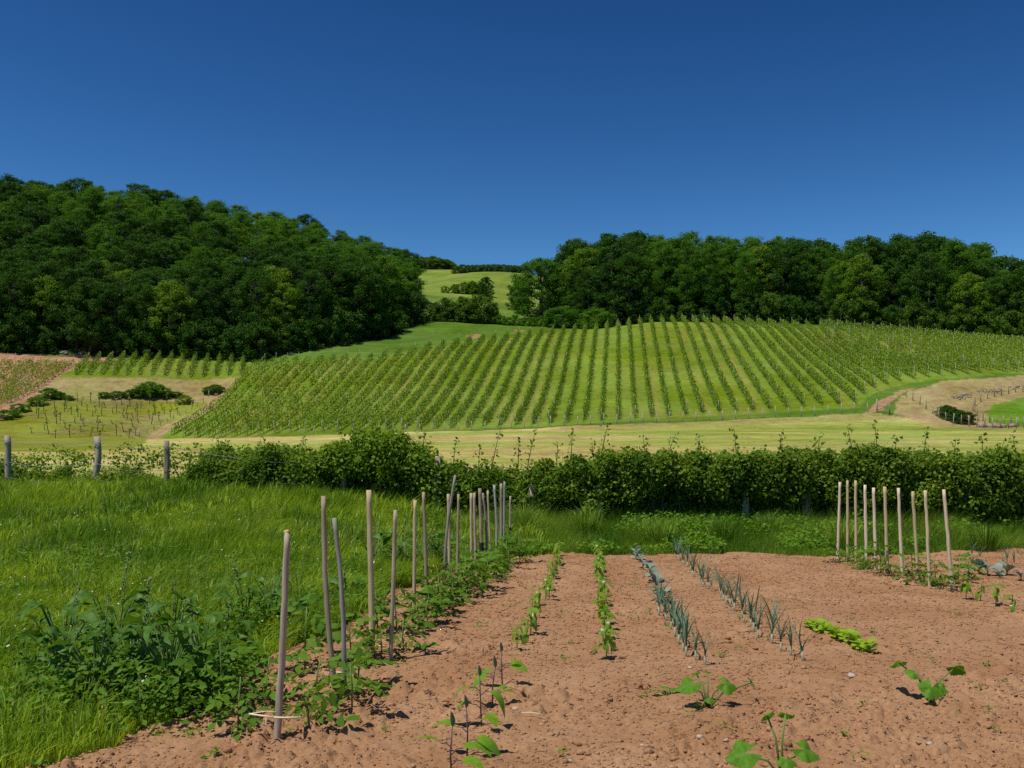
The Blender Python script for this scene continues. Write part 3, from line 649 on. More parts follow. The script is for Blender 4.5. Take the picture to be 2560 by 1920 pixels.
# loose stones of tumbled walls on the bank, brush piles
def pile(name, label, cat, pts, r, mat, n, rng):
    P = np.array(pts); root = thing(name, label, cat, P[0]); o = P[0]
    for i in range(n):
        c = P[rng.integers(len(P))] + rng.normal(0, .35, 3) * [1, 1, .15]; c[2] = gz(c[0], c[1]) + r * .4
        V, Fa = rocks(np.zeros((1, 3)), np.array([r * rng.uniform(.5, 1.3)]), rng, .75); s_ = mobj("stone", mesh_np("stone", V, Fa), mat, root); s_.location = c - o
for nm, a in (("grey tumbled stones lying on the dry bank above the lane", [(955, 398), (960, 397.3), (965, 396.5), (970, 396)]), ("low ruined stone wall along the dry bank at right", [(978, 392), (986, 391), (994, 391), (1002, 391.5), (1010, 389), (1018, 388), (1024, 387.5)])):
    pile("stone_wall", nm, 'stone wall', [hit(p, q, 100, 135) for p, q in a], .11, M['greystone'], 50, rng)
pile("stone_pile", "dark rubble heap at the top of the red soil", 'rubble', [hit(p, q, 140, 175) for p, q in [(63, 353.6), (66, 353.2), (81, 353.6), (84, 354.6)]], .32, M['greystone'], 20, rng)
pile("stone_pile", "heap of logs and stones by the paddock fence", 'rubble', [hit(p, q, 96, 120) for p, q in [(984, 427), (990, 427), (998, 427.3), (1008, 427)]], .3, M['post'], 26, rng)

# ------------------------------------------------------------------ trees
def make_tree(seed, kind):
    r = np.random.default_rng(seed)
    H = {'oak': 16, 'locust': 18, 'lime': 14, 'shrub': 4.0, 'cone': 15, 'round': 11}[kind] * r.uniform(.92, 1.08)
    W = {'oak': 5.5, 'locust': 4.9, 'lime': 5.4, 'shrub': 2.4, 'cone': 3.1, 'round': 5.2}[kind] * r.uniform(.9, 1.1)
    mb = MB(); n = 7; base = {'oak': .30, 'locust': .24, 'lime': .30, 'shrub': .08, 'cone': .2, 'round': .28}[kind]
    pts = np.zeros((n, 3)); pts[:, 2] = np.linspace(-.5, H * .82, n); pts[1:, :2] = np.cumsum(r.normal(0, .16 if kind != 'shrub' else .08, (n - 1, 2)), 0)
    mb.add(*tube(pts, base * np.linspace(1.25, .25, n), 7))
    C = []; R = []
    nb = {'oak': 100, 'locust': 76, 'lime': 90, 'shrub': 40, 'cone': 60, 'round': 120}[kind]
    z0 = {'oak': .16, 'locust': .30, 'lime': .12, 'shrub': .0, 'cone': .10, 'round': .04}[kind]
    for i in range(nb):
        t = (i + r.random()) / nb
        if kind == 'cone': wz = W * (1.05 - t) ** .7 * (0.35 + 0.65 * min(1, t * 6))
        elif kind == 'locust': wz = W * max(.12, 1 - ((t - .5) / .56) ** 2) ** .5 * (.78 + .22 * np.sin(t * 21 + seed))
        else: wz = W * max(.1, 1 - ((t - .42) / .64) ** 2) ** .5
        a = i * 2.39996 + r.normal(0, .35); rr = wz * r.random() ** .42 * .92 * (1 - .40 * max(0, (t - .85) / .15)); z = H * (z0 + (1 - z0) * t)
        rad = {'oak': 1.15, 'locust': 1.25, 'lime': 1.15, 'shrub': .62, 'cone': .8, 'round': .95}[kind] * r.uniform(.68, 1.35)
        C.append((np.cos(a) * rr, np.sin(a) * rr, z - rad * .5)); R.append(rad)
        if i % 3 == 0:
            zt = max(.25, min(z - rr * .55 - .3, H * .75)); p0 = np.array([np.interp(zt, pts[:, 2], pts[:, 0]), np.interp(zt, pts[:, 2], pts[:, 1]), zt]); e = np.array(C[-1])
            mid = (p0 + e) / 2 + [0, 0, -.15 * rr]; mb.add(*tube([p0, mid, e], [base * .42, base * .28, base * .08], 5, cap=False))
    C = np.array(C); R = np.array(R)
    lf = {'oak': (160, .33, .62), 'locust': (185, .28, .50), 'lime': (160, .34, .58), 'shrub': (150, .24, .75), 'cone': (170, .30, .6), 'round': (150, .30, .7)}[kind]
    V, Fa = blob_leaves(r, C, R, lf[0], lf[1], shell=.8, up=.6, flat=lf[2], aspect=.62, jit=.85)
    return mb.mesh("trunk", True, [M['bark']]), mesh_np("crown", V, Fa), H
TREES = {k: [make_tree(100 + 10 * i + j, k) for j in range(n)] for i, (k, n) in enumerate([('oak', 4), ('locust', 3), ('lime', 2), ('shrub', 3), ('cone', 1), ('round', 2)])}
_crown = {}
def crown_mesh(kind, j, mat):
    key = (kind, j, mat)
    if key not in _crown:
        me = TREES[kind][j][1]; me = me.copy() if len(me.materials) else me; me.materials.clear(); me.materials.append(M[mat]); _crown[key] = me
    return _crown[key]
def put_tree(kind, X, Y, H, rng, label, group=None, mat=None, wide=1.0, name=None, cat='tree', sink=0.0, j=None):
    j = int(rng.integers(len(TREES[kind]))) if j is None else j; tr, _, h0 = TREES[kind][j]; s = H / h0
    root = thing(name or {'oak': 'oak_tree', 'locust': 'locust_tree', 'lime': 'broadleaf_tree', 'shrub': 'shrub', 'cone': 'narrow_tree', 'round': 'broadleaf_tree'}[kind], label, cat, (X, Y, gz(X, Y) - sink), group, rng.random() * 6.28)
    root.scale = (s * wide, s * wide, s)
    link(bpy.data.objects.new("trunk", tr), root); link(bpy.data.objects.new("crown", crown_mesh(kind, j, mat or {'cone': 'oak', 'round': 'oak'}.get(kind, kind))), root)
    return root
def poisson(gen, n, dmin, rng, tries=9000):
    P = []
    for _ in range(tries):
        p = gen()
        if p is None: continue
        d = dmin(p) if callable(dmin) else dmin
        if all((p[0] - q[0]) ** 2 + (p[1] - q[1]) ** 2 > d * d for q in P):
            P.append(p)
            if len(P) >= n: break
    return P
rng = np.random.default_rng(77)
# left wood
def gen_left():
    Y = rng.uniform(166, 240); px = rng.uniform(-95, 425); X = (px - CX) / F * Y
    if px > np.interp(Y, [166, 172, 182, 192, 205, 240], [270, 335, 378, 405, 415, 405]): return None
    if Y < np.interp(px, [-100, 70, 140, 260, 425], [168.5, 168, 166, 165.5, 166]): return None
    return X, Y
LW = poisson(gen_left, 230, lambda p: 3.8 if p[1] < 178 else 5.3, rng)
for X, Y in LW:
    u = rng.random(); up = sstep(176, 215, np.array(Y)); px = CX + F * X / Y
    kind = 'locust' if u < .10 + .68 * float(up) * (px > 45) else ('lime' if u > .95 else 'oak')
    H = {'oak': 14.5, 'locust': 14.0, 'lime': 13}[kind] * rng.uniform(.90, 1.08) * (.90 if Y < 172 else .92)
    put_tree(kind, X, Y, H, rng, {'oak': "dark green oak in the dense wood covering the left hillside", 'locust': "feathery mid-green locust tree high in the left hillside wood", 'lime': "paler yellow-green broadleaf tree within the left hillside wood"}[kind],
             {'oak': 'oaks of the left wood', 'locust': 'locusts of the left wood', 'lime': 'paler trees of the left wood'}[kind], wide=1.22 if Y > 176 else 1.05)
for px, Y in [(-15, 166.8), (22, 167), (50, 167.5), (118, 166.6), (150, 165.6), (172, 166), (196, 165), (214, 165.8), (235, 165), (262, 164.8), (290, 166.5), (312, 168.5), (334, 171), (352, 174), (370, 178), (386, 183), (400, 189), (410, 196), (100, 169.5), (180, 168), (250, 167.5), (325, 172)]:
    X = (px - CX) / F * Y; put_tree('shrub', X, Y, rng.uniform(3.6, 7.0), rng, "leafy undergrowth bush at the shady foot of the left wood", 'undergrowth of the left wood', 'oak', 1.0, 'undergrowth_bush', 'bush')
# right wood
def gen_right():
    px = rng.uniform(560, 1120); lo = float(np.interp(px, [560, 600, 640, 820, 1024, 1120], [210, 199, 196, 191.5, 176.5, 174])); Y = rng.uniform(lo, lo + 27); X = (px - CX) / F * Y
    return X, Y
RW = poisson(gen_right, 130, lambda p: 4.2, rng)
for X, Y in RW:
    px = CX + F * X / Y; u = rng.random(); lo = float(np.interp(px, [560, 600, 640, 820, 1024, 1120], [210, 199, 196, 191.5, 176.5, 174])); front = Y - lo < 7
    kind = 'locust' if (650 < px < 860 and u < .72) or (px > 930 and u < .3) else ('lime' if u > .86 and front else 'oak')
    top = float(np.interp(px, [560, 575, 590, 612, 640, 655, 690, 720, 790, 820, 860, 910, 940, 985, 1005, 1024, 1120], [252, 238, 236, 232, 226, 222, 224, 231, 229, 233, 230, 224, 232, 238, 244, 248, 258]))
    H = (H0 + (HY - top) * Y / F - gz(X, Y)) * (rng.uniform(.78, .98) if not front else rng.uniform(.62, .90))
    H = min(max(H, 9), 22)
    put_tree(kind, X, Y, H, rng, {'oak': "dark green oak in the tall wood behind the right vineyard", 'locust': "layered locust tree in the tall wood behind the vineyard crest", 'lime': "yellow-green broadleaf tree at the front of the right wood"}[kind],
             {'oak': 'oaks of the right wood', 'locust': 'locusts of the right wood', 'lime': 'paler trees of the right wood'}[kind], wide=.92 if kind == 'locust' else 1.0)
for px, dY, H in [(634, -1, 4), (660, -1.5, 5), (690, -1, 4), (715, 0, 5.5), (745, -1, 5), (768, -1.5, 6), (790, -1, 5.5), (812, -1, 4.5), (840, -1.5, 5), (865, -1.5, 6.5), (890, -1, 5), (915, -1, 6), (940, -1, 5.5), (965, -1, 6), (990, -1, 6), (1012, -1.5, 6.5), (1040, -1, 6)]:
    Y = float(np.interp(px, [560, 600, 640, 820, 1024, 1120], [210, 199, 196, 191.5, 176.5, 174])) + dY; X = (px - CX) / F * Y
    put_tree('shrub', X, Y, H, rng, "leafy bush at the foot of the right wood above the vines", 'undergrowth of the right wood', 'shrub' if rng.random() < .5 else 'oak', 1.0, 'undergrowth_bush', 'bush')
for px in np.arange(640, 1060, 17):
    Y = float(np.interp(px, [560, 600, 640, 820, 1024, 1120], [210, 199, 196, 191.5, 176.5, 174])) + rng.uniform(10, 24); X = (px - CX) / F * Y
    put_tree('shrub', X, Y, rng.uniform(5, 8), rng, "leafy bush deep in the shade of the right wood", 'inner bushes of the right wood', 'oak', 1.2, 'undergrowth_bush', 'bush')
# single trees at the left end of the right wood
def at_tree(kind, px, base_py, top_py, Y, label, mat=None, wide=1.0, **k):
    X = (px - CX) / F * Y; H = H0 + (HY - top_py) * Y / F - gz(X, Y); return put_tree(kind, X, Y, H, rng, label, None, mat, wide, **k)
at_tree('round', 541, 303, 258, 212, "rounded bright tree at the left end of the right wood", 'locust', 1.0, j=0)
at_tree('round', 519, 300, 279, 238, "small dark tree beside the bright rounded tree on the slope", 'oak', 1.0)
at_tree('round', 588, 312, 249, 208, "broad olive-green tree left of the tall dark wood", 'lime', .95, j=1)
at_tree('cone', 607, 312, 232, 214, "pointed dark tree at the left shoulder of the right wood", 'oak', 1.1, j=0)
at_tree('round', 565, 310, 258, 218, "mid-green tree behind the bright rounded tree", 'oak', .9)
at_tree('oak', 574, 312, 238, 224, "tall dark-crowned tree near the wood's left corner", 'oak', .85)
at_tree('round', 486, 296, 277, 262, "round dark tree standing alone on the far slope", 'oak', 1.0, j=1)
for i, (px, top) in enumerate([(445, 286), (455, 284), (464, 282), (472, 281), (479, 283)]):
    at_tree('shrub', px, 294, top, 263 + i * .6, f"pale green bush in the far hedge, {ordn(i + 1)} from its left end", 'lime', 1.2, name='hedge_bush', cat='bush')
# bushes behind the meadow strip, and creeping scrub
for i, (px, top, Y) in enumerate([(436, 303, 201), (445, 298, 201), (454, 304, 200), (463, 297, 200), (472, 302, 199), (481, 295, 199), (490, 305, 198)]):
    at_tree('shrub', px, 318, top, Y, f"dark leafy bush above the meadow strip, {ordn(i + 1)} from the left wood", 'shrub', 1.1, name='hedge_bush', cat='bush')
for i, (px, top, Y) in enumerate([(500, 315, 197), (510, 317, 196), (521, 318, 196), (532, 317, 195.5), (543, 319, 195), (553, 317, 194.5), (562, 306, 194), (571, 318, 193), (580, 319, 192), (588, 317, 191), (597, 308, 191), (603, 317, 190)]):
    at_tree('shrub', px, 325, top, Y, f"low scrub bush along the vineyard's upper edge, {ordn(i + 1)} from the left", 'locust', 1.5, name='scrub_bush', cat='bush')
# far scrub on the hill crest
fs = np.random.default_rng(9)
for i, px in enumerate(list(np.linspace(408, 452, 17)) + list(np.linspace(452, 530, 16))):
    ftop = np.interp(px, [405, 412, 440, 458, 480, 500, 530], [258, 256.5, 259, 264, 267, 268, 268.5]) + fs.normal(0, 1.2); Y = 380 + fs.uniform(-8, 8) if px < 455 else 338 + fs.uniform(-3, 3)
    X = (px - CX) / F * Y; H = max(2.5, H0 + (HY - ftop) * Y / F - gz(X, Y)); H = min(H, 9)
    put_tree('shrub', X, Y, H, fs, "hazy scrub bush on the far hilltop against the sky", 'far hilltop scrub', 'shrub', 1.5, 'scrub_bush', 'bush')
# bushes on the left bank
for i, (px, py, H, w, m) in enumerate([(50, 398, 2.0, 1.2, 'locust'), (58, 399, 1.4, 1.4, 'locust'), (37, 405, 1.6, 1.3, 'locust'), (20, 412, 1.5, 1.4, 'locust'), (8, 419, 1.6, 1.6, 'locust'), (68, 400, .9, 1.6, 'locust'), (105, 397, 1.0, 1.8, 'locust'), (118, 397, 1.2, 1.7, 'locust'), (131, 397, 1.4, 1.6, 'locust'), (141, 396, 1.8, 1.5, 'locust'), (150, 396, 2.9, 1.15, 'locust'), (158, 396.5, 2.2, 1.3, 'locust'), (168, 397, 1.2, 1.6, 'locust'), (177, 397, 1.0, 1.6, 'locust'), (185, 404, 1.7, .9, 'vine'), (208, 393, 1.2, 1.5, 'locust'), (216, 392, 1.5, 1.3, 'locust')]):
    X, Y, Z = hit(px, py, 110, 158); put_tree('shrub', X, Y, H * .75, rng, f"low green bush on the dry left bank, {ordn(i + 1)} of its bushes from the red soil", None, m, w * 1.55, 'bank_bush', 'bush')
for i, (px, py) in enumerate([(946, 417), (950, 419), (955, 421), (960, 422.5), (965, 424)]):
    X, Y, Z = hit(px, py, 98, 125); put_tree('shrub', X, Y, 1.3, rng, f"dark low bush lining the sunken lane, {ordn(i + 1)} along it", None, 'oak', 1.5, 'lane_bush', 'bush')
# ------------------------------------------------------------------ hedge between garden and field
def P2(px, Y): return (px - CX) / F * Y
def zat(py, Y): return H0 + (HY - py) * Y / F
rng = np.random.default_rng(31)
def hedge(name, label, cat, px0, px1, Y, tops, low, mat, dens, rng, leaf=.075, n=125, shoots=(), depth=.55):
    X0, X1 = P2(px0, Y(px0)), P2(px1, Y(px1)); mid = (px0 + px1) / 2
    root = thing(name, label, cat, (P2(mid, Y(mid)), Y(mid), gz(P2(mid, Y(mid)), Y(mid)))); o = np.array(root.location)
    nb = int((X1 - X0) * dens); C = []; R = []
    for i in range(nb):
        px = px0 + (px1 - px0) * (i + rng.random()) / nb; y = Y(px) + rng.uniform(-depth, depth) * 1.0; x = P2(px, Y(px)); g = gz(x, y)
        zt = zat(np.interp(px, *tops), Y(px)) - .05 + .08 * np.sin(px * .21) ; zl = g + (np.interp(px, *low) if y < Y(px) + .1 else .06)
        r = rng.uniform(.15, .33); t = rng.random() ** .6; C.append((x, y, zl + (zt - r * .7 - zl) * t)); R.append(r)
    for i in range(int(nb * .28)):
        px = px0 + (px1 - px0) * (i + rng.random()) / (nb * .28); y = Y(px) + rng.uniform(.25, .75); x = P2(px, Y(px)); C.append((x, y, gz(x, y) + rng.uniform(.08, .75))); R.append(rng.uniform(.2, .34))
    C = np.array(C) - o; R = np.array(R)
    V, Fa = blob_leaves(rng, C, R, n, leaf, shell=.55, up=.45, jit=.8, aspect=.75); mb = MB(); mb.add(V, Fa)
    tag(mobj("foliage", mb.mesh("foliage"), M[mat], root), kind='stuff')
    tw = MB()
    for i in range(int((X1 - X0) * 9)):
        c = C[rng.integers(len(C))]; px = CX + F * (c[0] + o[0]) / (c[1] + o[1]); b = np.array([c[0] + rng.normal(0, .25), rng.uniform(-.3, .3) + (Y(px) - o[1]), 0]); b[2] = gz(b[0] + o[0], b[1] + o[1]) - o[2] - .1
        tw.add(*tube([b, (b + c) / 2 + rng.normal(0, .08, 3), c], [.016, .012, .006], 4, cap=False))
    tag(mobj("branches", tw.mesh("branches"), M['bark'], root), kind='stuff')
    for (tx, ty, bx, by) in shoots:
        yy = Y(bx); a = np.array([P2(bx, yy), yy, zat(by, yy) - .35]) - o; e = np.array([P2(tx, yy), yy + rng.uniform(-.2, .2), zat(ty, yy)]) - o
        pts = np.array([a + (e - a) * t + np.array([0, 0, .06 * np.sin(np.pi * t)]) for t in np.linspace(0, 1, 6)])
        sb = MB(); sb.add(*tube(pts, np.linspace(.011, .004, 6), 4), 0); m = 36; t = np.linspace(.10, 1, m) + rng.uniform(-.02, .02, m)
        pp = np.stack([np.interp(t, np.linspace(0, 1, 6), pts[:, q]) for q in range(3)], 1) + rng.normal(0, .055, (m, 3)); ln = leaf * rng.uniform(.6, 1.3, m)
        sb.add(*diamonds(pp, rng.normal(size=(m, 3)) + [0, 0, .5], rng.normal(size=(m, 3)), ln, ln * .6), 1)
        mobj("shoot", sb.mesh("shoot", mats=[M['bark'], M[mat]]), None, root)
    return root
HYl = lambda p: float(np.interp(p, [-60, 200, 430, 620, 1100], [21.3, 20.6, 20.0, 19.6, 18.6]))
hedge("hedge", "dense low hedge between the third fence post and the tall bramble", 'hedge', 197, 342, HYl, ([197, 205, 222, 240, 262, 290, 310, 342], [465, 452, 444, 453, 447, 443, 450, 452]), ([197, 342], [.1, .05]), 'hedge', 62, rng,
      shoots=[(217, 437, 219, 452), (262, 439, 266, 455), (305, 437, 300, 450)])
hedge("bramble_bush", "tall bright bramble rising above the hedge behind the stakes", 'bush', 330, 446, HYl, ([330, 345, 360, 380, 400, 420, 446], [446, 436, 427, 424, 432, 440, 450]), ([330, 446], [.5, .15]), 'bramble', 66, rng, leaf=.085,
      shoots=[(352, 421, 356, 440), (372, 418, 374, 432), (392, 423, 390, 440), (343, 434, 345, 450), (425, 432, 422, 446)])
hedge("hedge", "thin stretch of hedge with long arching shoots behind the leek rows", 'hedge', 440, 606, HYl, ([440, 460, 490, 520, 560, 606], [458, 462, 464, 463, 460, 452]), ([440, 520, 606], [.2, .28, .40]), 'hedge', 54, rng,
      shoots=[(503, 420, 490, 458), (535, 433, 526, 458), (572, 430, 570, 462), (456, 440, 452, 462), (519, 440, 518, 456), (558, 442, 556, 462), (480, 447, 478, 464), (592, 442, 594, 458)])
hedge("hedge", "thick dark hedge behind the right row of pale stakes", 'hedge', 598, 1090, HYl, ([598, 620, 660, 700, 740, 780, 820, 860, 900, 950, 1000, 1024, 1090], [450, 446, 452, 450, 450, 449, 447, 443, 446, 450, 447, 453, 452]), ([598, 640, 690, 780, 830, 1090], [.45, .60, .70, .62, .30, .10]), 'hedge', 88, rng,
      shoots=[(609, 424, 600, 447), (676, 434, 664, 453), (850, 425, 854, 445), (877, 423, 878, 446), (925, 430, 923, 452), (1010, 436, 1018, 460), (643, 438, 646, 452), (700, 436, 702, 452), (736, 427, 737, 450), (779, 432, 778, 452), (820, 436, 818, 450), (896, 436, 894, 450), (955, 438, 953, 452), (985, 434, 984, 450), (1000, 440, 998, 452)])
for i, (px, tp, bp, tl, lab) in enumerate([(343, 452, 505, .03, "old hedge post under the tall bramble"), (437, 456, 492, .02, "old wooden post between bramble and thin hedge"), (527, 484, 515, .12, "leaning dark post in the thin hedge beyond the stakes"), (599.5, 482, 515, .0, "old post where the thin hedge meets the thick hedge"), (745, 490, 520, .02, "dark stump-like post at the foot of the thick hedge"), (806, 486, 516, .05, "half-hidden post low in the thick hedge near the pale stakes")]):
    Y = HYl(px) - (.42 if px < 700 else .15); x = P2(px, Y); g = gz(x, Y) - .2; z1 = zat(tp, Y)
    V, Fa = tube([(0, 0, 0), (tl * .3, 0, (z1 - g) * .5), (tl, 0, z1 - g)], [.07, .066, .055], 8, rng, .18)
    o = mobj("hedge_post", mesh_np("hedge_post", V, Fa, True), M['post']); o.location = (x, Y, g); tag(o, lab, 'post')

# ------------------------------------------------------------------ left pasture fence with split posts and wire
fr = thing("pasture_fence", "old pasture fence of three split posts with wire at left", 'fence', (P2(96, 20.6), 20.6, gz(P2(96, 20.6), 20.6))); fo = np.array(fr.location)
FP = []
for (tx, ty, bx, by, w, kink) in [(7.5, 435.5, 8.7, 486, .072, 0), (97, 436.5, 91, 486, .075, .07), (167, 440.5, 166.5, 498, .065, 0), (-85, 434, -83, 484, .07, 0)]:
    Y = HYl(bx) - .1; a = np.array([P2(bx, Y), Y, zat(by, Y) - .4]); e = np.array([P2(tx, Y), Y, zat(ty, Y)])
    pts = np.array([a + (e - a) * t + np.array([kink * np.sin(np.pi * min(1, max(0, (t - .3) / .7))), 0, 0]) * (1 if t < .95 else .6) for t in np.linspace(0, 1, 8)])
    V, Fa = tube(pts - fo, w * np.array([1.1, 1.05, 1, 1, .97, .95, .92, .85]), 9, rng, .16)
    po = mobj("post", mesh_np("post", V, Fa), M['post'], fr); FP.append((a, e))
    V, Fa = tube([e - fo + np.array([w * 1.25 * np.cos(q), w * 1.25 * np.sin(q), -.14]) for q in np.linspace(0, 6.28, 9)], .006, 4); mobj("wire_tie", mesh_np("wire_tie", V, Fa), M['wire'], po)
FP.sort(key=lambda q: q[0][0])
for f in (.93, .62, .40):
    pts = []
    for (a, e) in FP + [(np.array([P2(345, 19.4), 19.4, .3]), np.array([P2(345, 19.4), 19.4, 1.5]))]: pts.append(a + (e - a) * f - fo + [0, -.08, 0])
    P_ = []
    for i in range(len(pts) - 1):
        for t in (0, .25, .5, .75): P_.append(pts[i] * (1 - t) + pts[i + 1] * t - np.array([0, 0, .10 * 4 * t * (1 - t)]))
    mobj("wire", mesh_np("wire", *tube(P_, .0045, 4)), M['wire'], fr)
for i, (px0, px1, t0) in enumerate([(-60, 40, 459), (30, 92, 466), (98, 150, 464), (150, 200, 476)]):
    hedge("scrub", ["tangled bramble scrub around the first pasture fence post", "weedy bramble scrub between the first two pasture posts", "leafy weeds just right of the crooked pasture post", "sparse weeds by the third pasture post before the hedge"][i], 'scrub', px0, px1, lambda p: HYl(p) + .35, ([px0, (px0 + px1) / 2, px1], [t0 + 6, t0, t0 + 8]), ([px0, px1], [.0, .0]), 'hedge', 22, rng, leaf=.07, n=100, depth=.35)

# ------------------------------------------------------------------ grasses
def grass_points(n, y0, y1, px0, px1, rng, cond):
    Y = np.sqrt(rng.uniform(y0 ** 2, y1 ** 2, n)); px = rng.uniform(px0, px1, n); X = P2(px, Y); k = cond(X, Y); return X[k], Y[k]
meadow_c = lambda X, Y: (~in_bed(X, Y, .2)) & (Y < 21.4) & ~((Y > 16.2) & (X > .6))
rng = np.random.default_rng(41); mb = MB()
for (n, y0, y1, h0, h1, w, simple) in [(64000, 4.0, 8.5, .06, .20, .0085, False), (82000, 8.5, 13, .08, .24, .013, False), (110000, 13, 21.4, .12, .30, .020, True)]:
    X, Y = grass_points(n, y0, y1, -120, 640, rng, meadow_c)
    cl = .6 * fbm(X * 1.4, Y * 1.4, 61, 3) + .6 * sstep(.38, .66, fbm(X * .45, Y * .45, 161, 3)) - .05; edge = sstep(17.5, 20.5, Y)
    h = (h0 + (h1 - h0) * rng.random(len(X)) ** 1.3) * (.55 + .95 * cl) * (1 + .6 * edge)
    wind = np.stack([.30 + .25 * (fbm(X * .7, Y * .7, 71, 2) - .5), -.12 + .5 * (fbm(X * .7, Y * .7, 81, 2) - .5)], 1) + rng.normal(0, .30, (len(X), 2))
    mb.add(*blades(np.stack([X, Y, ground_z(X, Y) - .05], 1), h + .03, w * rng.uniform(.6, 1.3, len(X)), wind, .12 + .2 * rng.random(len(X)), rng, simple))
nt = 2000; tx, ty = grass_points(nt, 4.2, 21, -120, 600, rng, meadow_c)
kx = np.repeat(np.arange(len(tx)), 26); a = rng.random(len(kx)) * 6.28; q = rng.random(len(kx)) ** .7; X = tx[kx] + .09 * q * np.cos(a); Y = ty[kx] + .09 * q * np.sin(a)
hh = (rng.uniform(.14, .42, len(tx)) * (1 + .35 * sstep(16, 20, ty)))[kx] * rng.uniform(.6, 1.2, len(kx))
mb.add(*blades(np.stack([X, Y, ground_z(X, Y) - .05], 1), hh, (.006 + .0007 * Y) * rng.uniform(.7, 1.3, len(kx)), np.stack([np.cos(a), np.sin(a)], 1) * (.1 + .55 * q)[:, None] + rng.normal(.1, .12, (len(kx), 2)), .1 + .3 * q, rng))
tag(mobj("meadow_grass", mb.mesh("meadow_grass"), M['grass']), "lush green meadow grass left of the garden bed", None, None, 'stuff')
# clover and broad weeds in the turf
X, Y = grass_points(24000, 4.2, 14, -80, 560, rng, meadow_c); k = fbm(X * 1.1, Y * 1.1, 91, 3) + .12 * rng.random(len(X)) > .54; X, Y = X[k], Y[k]; n = len(X)
ln = .042 * rng.uniform(.6, 1.7, n); V, Fa = diamonds(np.stack([X, Y, ground_z(X, Y) + .03 + .14 * rng.random(n)], 1), rng.normal(0, .5, (n, 3)) + [0, 0, 1], rng.normal(size=(n, 3)), ln, ln * .75)
tag(mobj("turf_weeds", mesh_np("turf_weeds", V, Fa), M['weed']), "clover and small weeds in the turf", None, None, 'stuff')
# seed heads and pale flowers
X, Y = grass_points(5200, 5, 20.5, -80, 540, rng, meadow_c); k = fbm(X * .5, Y * .5, 19, 3) + .25 * rng.random(len(X)) > .56; X, Y = X[k], Y[k]; n = len(X); h = rng.uniform(.18, .42, n); B = np.stack([X, Y, ground_z(X, Y)], 1)
V, Fa = blades(B, h, np.full(n, .005), rng.normal(0, .15, (n, 2)) + [.1, 0], np.full(n, .05), rng); tag(mobj("seed_stalks", mesh_np("seed_stalks", V, Fa), M['dryblade']), "thin dry seed stalks in the meadow", None, None, 'stuff')
X, Y = grass_points(420, 6, 17, -60, 470, rng, meadow_c); k = fbm(X * .6, Y * .6, 15, 2) > .48; X, Y = X[k], Y[k]; n = len(X)
V, Fa = diamonds(np.stack([X, Y, ground_z(X, Y) + rng.uniform(.16, .30, n)], 1), rng.normal(0, .4, (n, 3)) + [0, -.4, 1], rng.normal(size=(n, 3)), .022 * rng.uniform(.7, 1.5, n), .02)
tag(mobj("meadow_flowers", mesh_np("meadow_flowers", V, Fa), M['flower']), "tiny cream flowers in the meadow", None, None, 'stuff')
# long grass below the hedge
rng = np.random.default_rng(43); mb = MB()
strip_c = lambda X, Y: (~in_bed(X, Y, .2)) & (Y > 15.4) & (X > -.3)
X, Y = grass_points(90000, 15.6, 20.2, 470, 1110, rng, strip_c)
cl = fbm(X * .9, Y * .9, 33, 3); tall = sstep(16.3, 18.6, Y); h = (.12 + .34 * tall) * (.45 + 1.15 * cl) * rng.uniform(.5, 1.3, len(X))
wind = np.stack([.5 * (fbm(X * .8, Y * .8, 35, 2) - .5), -.25 + .4 * (fbm(X * .8, Y * .8, 37, 2) - .5)], 1) * 1.3 + rng.normal(0, .32, (len(X), 2))
mb.add(*blades(np.stack([X, Y, ground_z(X, Y) - .05], 1), h + .04, .013 * rng.uniform(.6, 1.3, len(X)), wind, .15 + .25 * rng.random(len(X)), rng, True))
tag(mobj("long_grass", mb.mesh("long_grass"), M['grass2']), "long tangled grass between bed and hedge", None, None, 'stuff')
for i, (px, Y, h_) in enumerate([(842, 16.6, .75), (660, 17.2, .7), (585, 18.0, .8), (524, 18.4, .7), (770, 18.2, .6), (985, 16.9, .6), (720, 17.6, .6)]):
    x = P2(px, Y); n = 260; a = rng.random(n) * 6.28; q = rng.random(n) ** .7
    B = np.stack([.14 * q * np.cos(a), .14 * q * np.sin(a), np.zeros(n)], 1); V, Fa = blades(B, h_ * rng.uniform(.6, 1.25, n), np.full(n, .012), np.stack([np.cos(a), np.sin(a)], 1) * (.15 + .6 * q)[:, None], .1 + .35 * q, rng)
    o = mobj("grass_tussock", mesh_np("grass_tussock", V, Fa), M['grass2']); o.location = (x, Y, gz(x, Y) - .03)
    tag(o, ["arching grass tussock at the bed edge left of the pale stakes", "grass tussock behind the far end of the leeks", "tall tussock below the thin hedge behind the cabbages", "tussock by the leaning dark hedge post", "tussock under the thick hedge's dark hollow", "tussock behind the last pale stake", "small tussock near the hedge behind the leek row"][i], 'grass tussock')
# leafy weeds along bed edge and in the strip
X, Y = grass_points(26000, 15.6, 19.0, 470, 1110, rng, strip_c); k = fbm(X * 1.0, Y * 1.0, 39, 3) > .50; X, Y = X[k], Y[k]; n = len(X); ln = .06 * rng.uniform(.6, 1.5, n)
V, Fa = diamonds(np.stack([X, Y, ground_z(X, Y) + .02 + .28 * rng.random(n) * sstep(15.8, 17.8, Y) + .08 * rng.random(n)], 1), rng.normal(0, .5, (n, 3)) + [0, -.2, 1], rng.normal(size=(n, 3)), ln, ln * .7)
tag(mobj("edge_weeds", mesh_np("edge_weeds", V, Fa), M['weed']), "leafy weeds at the far edge of the bed", None, None, 'stuff')
